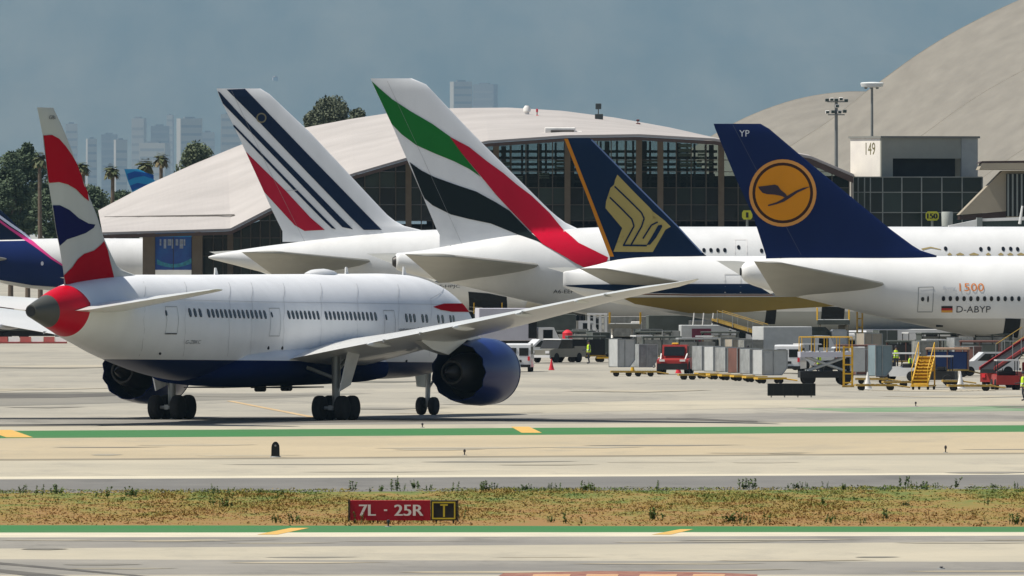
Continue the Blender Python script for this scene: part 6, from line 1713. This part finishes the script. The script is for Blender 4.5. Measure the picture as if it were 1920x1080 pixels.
belt_loader(1893, 727, 62, 'dark red belt loader at the right edge under the open hold')
tractor(1885, 731, 95, 'dark red tow tractor at the right edge', m_red)
suv(1850, 705, 190, 'white car behind the long pallet dolly', m_whv)
# loader and crew at the striped jet's hold, seen over the wing
cargo_loader(915, 640, 90, 'dark cargo loader at the open hold above the wing', 2.6, L=4.0, m=m_cdk, legs=m_yeld)
person(877, 641, 0, 'worker in yellow vest on the loader behind the nose', 1, 2.6 * 0 + 1.3)
e = root('loader_step', 877, 648, 0, 'dark step platform behind the nose of the taxiing jet', 'platform')
MB().box(-.8, .8, -.6, .6, 1.0, 1.28).build('deck', m_blk, e)
for x, y in ((-.7, -.5), (.7, -.5), (-.7, .5), (.7, .5)): MB().tube((x, y, 0), (x, y, 1.0), .05, .05, 6).build('leg', m_yeld, e)
# white stair tower and clutter in the shade under the far jets
e = root('stair_tower', 1120, 654, 0, 'tall white stair tower under the ribbon-tailed jet', 'stair tower')
for x in (-.75, -.25, .25, .75): MB().box(x - .12, x + .12, -.5, .5, 0, 3.0).build('upright', m_whv, e)
for k in range(5): MB().box(-.62, .62, -.45, .45, .5 + k * .55, .6 + k * .55).build('landing', m_silv, e)
MB().box(-.9, .9, -.6, .6, 3.0, 3.15).build('deck', m_whv, e)
cargo_loader(1172, 660, 88, 'olive cargo loader at the ribbon-tailed jet hold', 2.4, L=4.2, m=m_tann, legs=m_conew)
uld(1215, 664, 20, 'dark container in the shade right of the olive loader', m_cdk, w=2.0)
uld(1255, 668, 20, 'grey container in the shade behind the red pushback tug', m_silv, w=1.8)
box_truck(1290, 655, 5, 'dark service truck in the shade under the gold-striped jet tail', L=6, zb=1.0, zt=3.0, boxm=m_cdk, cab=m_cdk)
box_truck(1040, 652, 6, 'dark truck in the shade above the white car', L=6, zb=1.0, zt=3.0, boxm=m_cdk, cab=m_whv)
person(1318, 676, 90, 'worker in yellow vest left of the maroon-panelled truck', 0)
# more clutter between the parked jets
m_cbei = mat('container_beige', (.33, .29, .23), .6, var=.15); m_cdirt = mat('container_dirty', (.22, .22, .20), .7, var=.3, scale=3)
baggage_cart(1098, 679, 8, 'low dark baggage cart right of the pickup', m_cdk, m_cdk, m_blk)
uld(1384, 688, 20, 'beige container behind the middle of the row', m_cbei)
uld(1408, 689, 16, 'dirty silver container behind the fifth of the row', m_cdirt)
uld(1431, 688, 20, 'dark grey container behind the end of the row', m_cdk)
uld(1362, 684, 20, 'dirty container behind the third of the row', m_cdirt)
baggage_cart(1306, 684, 6, 'grey canvas baggage cart right of the red pushback tug', m_silv, m_cdk, m_cdirt)
baggage_cart(1240, 680, 4, 'dark canvas cart just behind the red pushback tug', m_cdk, m_cdk, m_cdirt)
tractor(1522, 694, 30, 'small white tow tractor between the white van and the grey loader', m_whv)
tractor(1574, 702, 190, 'black tow tractor tucked behind the grey loader', m_blk)
baggage_cart(1606, 700, 3, 'brown baggage cart behind the yellow lift', m_brn2, m_brn2, m_cdirt)
baggage_cart(1700, 690, -6, 'dark baggage cart behind the worker at the white tractor', m_cdk, m_brn2, m_blk)
uld(1735, 692, 20, 'dirty container behind the yellow service stairs', m_cdirt)
baggage_cart(1838, 690, -6, 'brown baggage cart under the open hold at right', m_brn2, m_brn2, m_cdk)
uld(1800, 684, 20, 'grey container behind the brown box container', m_silv)
tractor(1752, 722, 170, 'black tow tractor hitched to the blue-curtained cart', m_blk)
dolly(1680, 726, 4, 'dirty yellow dolly in front of the white tractor', m_yeld, L=1.8)
dolly(1290, 712, 4, 'dirty yellow dolly at the left end of the container row', m_yeld, L=1.4)
person(1104, 682, 200, 'worker in yellow vest at the low dark cart', 1)
person(1536, 706, 160, 'worker in yellow vest beside the small white tractor', 2)
person(1748, 712, 150, 'worker in yellow vest right of the yellow stairs', 0)
person(1402, 694, 100, 'worker in yellow vest behind the container row', 2)
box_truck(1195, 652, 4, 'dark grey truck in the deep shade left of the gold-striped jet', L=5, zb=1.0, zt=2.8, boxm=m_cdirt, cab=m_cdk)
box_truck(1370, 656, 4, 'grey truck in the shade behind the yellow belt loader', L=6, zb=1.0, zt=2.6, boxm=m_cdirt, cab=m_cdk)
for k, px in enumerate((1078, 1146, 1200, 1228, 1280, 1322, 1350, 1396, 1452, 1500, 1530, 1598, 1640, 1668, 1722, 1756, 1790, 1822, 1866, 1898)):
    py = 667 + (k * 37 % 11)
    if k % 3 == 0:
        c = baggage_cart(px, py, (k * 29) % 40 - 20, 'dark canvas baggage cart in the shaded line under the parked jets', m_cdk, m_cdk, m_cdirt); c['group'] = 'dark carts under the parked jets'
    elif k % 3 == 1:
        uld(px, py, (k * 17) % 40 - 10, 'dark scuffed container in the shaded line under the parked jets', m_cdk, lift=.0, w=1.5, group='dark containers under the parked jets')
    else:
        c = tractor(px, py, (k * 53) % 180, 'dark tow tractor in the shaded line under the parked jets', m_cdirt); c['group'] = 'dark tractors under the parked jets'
# far barriers at left
m_brd = mat('barrier_red', (.40, .10, .085), .6, var=.15)
for k in range(8):
    px = -40 + k * 22
    e = root('barrier', px, 644, 4, ('white' if k % 2 else 'red') + ' water barrier in the row at the left edge', 'barrier', 'red and white barriers at left')
    MB().prism([(-.35, 0), (-.2, .62), (.2, .62), (.35, 0)], -.5, .5, 'x').build('barrier_body', m_conew if k % 2 else m_brd, e)
    MB().box(-.56, .56, -.47, .47, 0, .16).build('foot', m_brd, e)
box_truck(60, 640, 10, 'dark truck in the shade under the navy-tailed jet', L=6, zb=1.0, zt=2.7, boxm=m_cdk, cab=m_silv)
box_truck(-10, 636, 6, 'dark brown truck at the left edge under the navy-tailed jet', L=6, zb=1.0, zt=3.4, boxm=m_brn2, cab=m_cdk)

# ================================================================== HAZE
hz = MB().box(-13900, 13900, -40, 55300, -1.0, 1250).build('haze', [])
hz.data.materials.clear()
mh = bpy.data.materials.new('haze_air'); mh.use_nodes = True
n, l = mh.node_tree.nodes, mh.node_tree.links
n.remove(n['Principled BSDF'])
pv = n.new('ShaderNodeVolumePrincipled')
pv.inputs['Color'].default_value = (.44, .70, .95, 1)
pv.inputs['Density'].default_value = 0.0000100
pv.inputs['Anisotropy'].default_value = 0.0
l.new(pv.outputs[0], n['Material Output'].inputs['Volume'])
hz.data.materials.append(mh)
tag(hz, 'pale blue summer haze over the airfield', 'haze', kind='stuff')
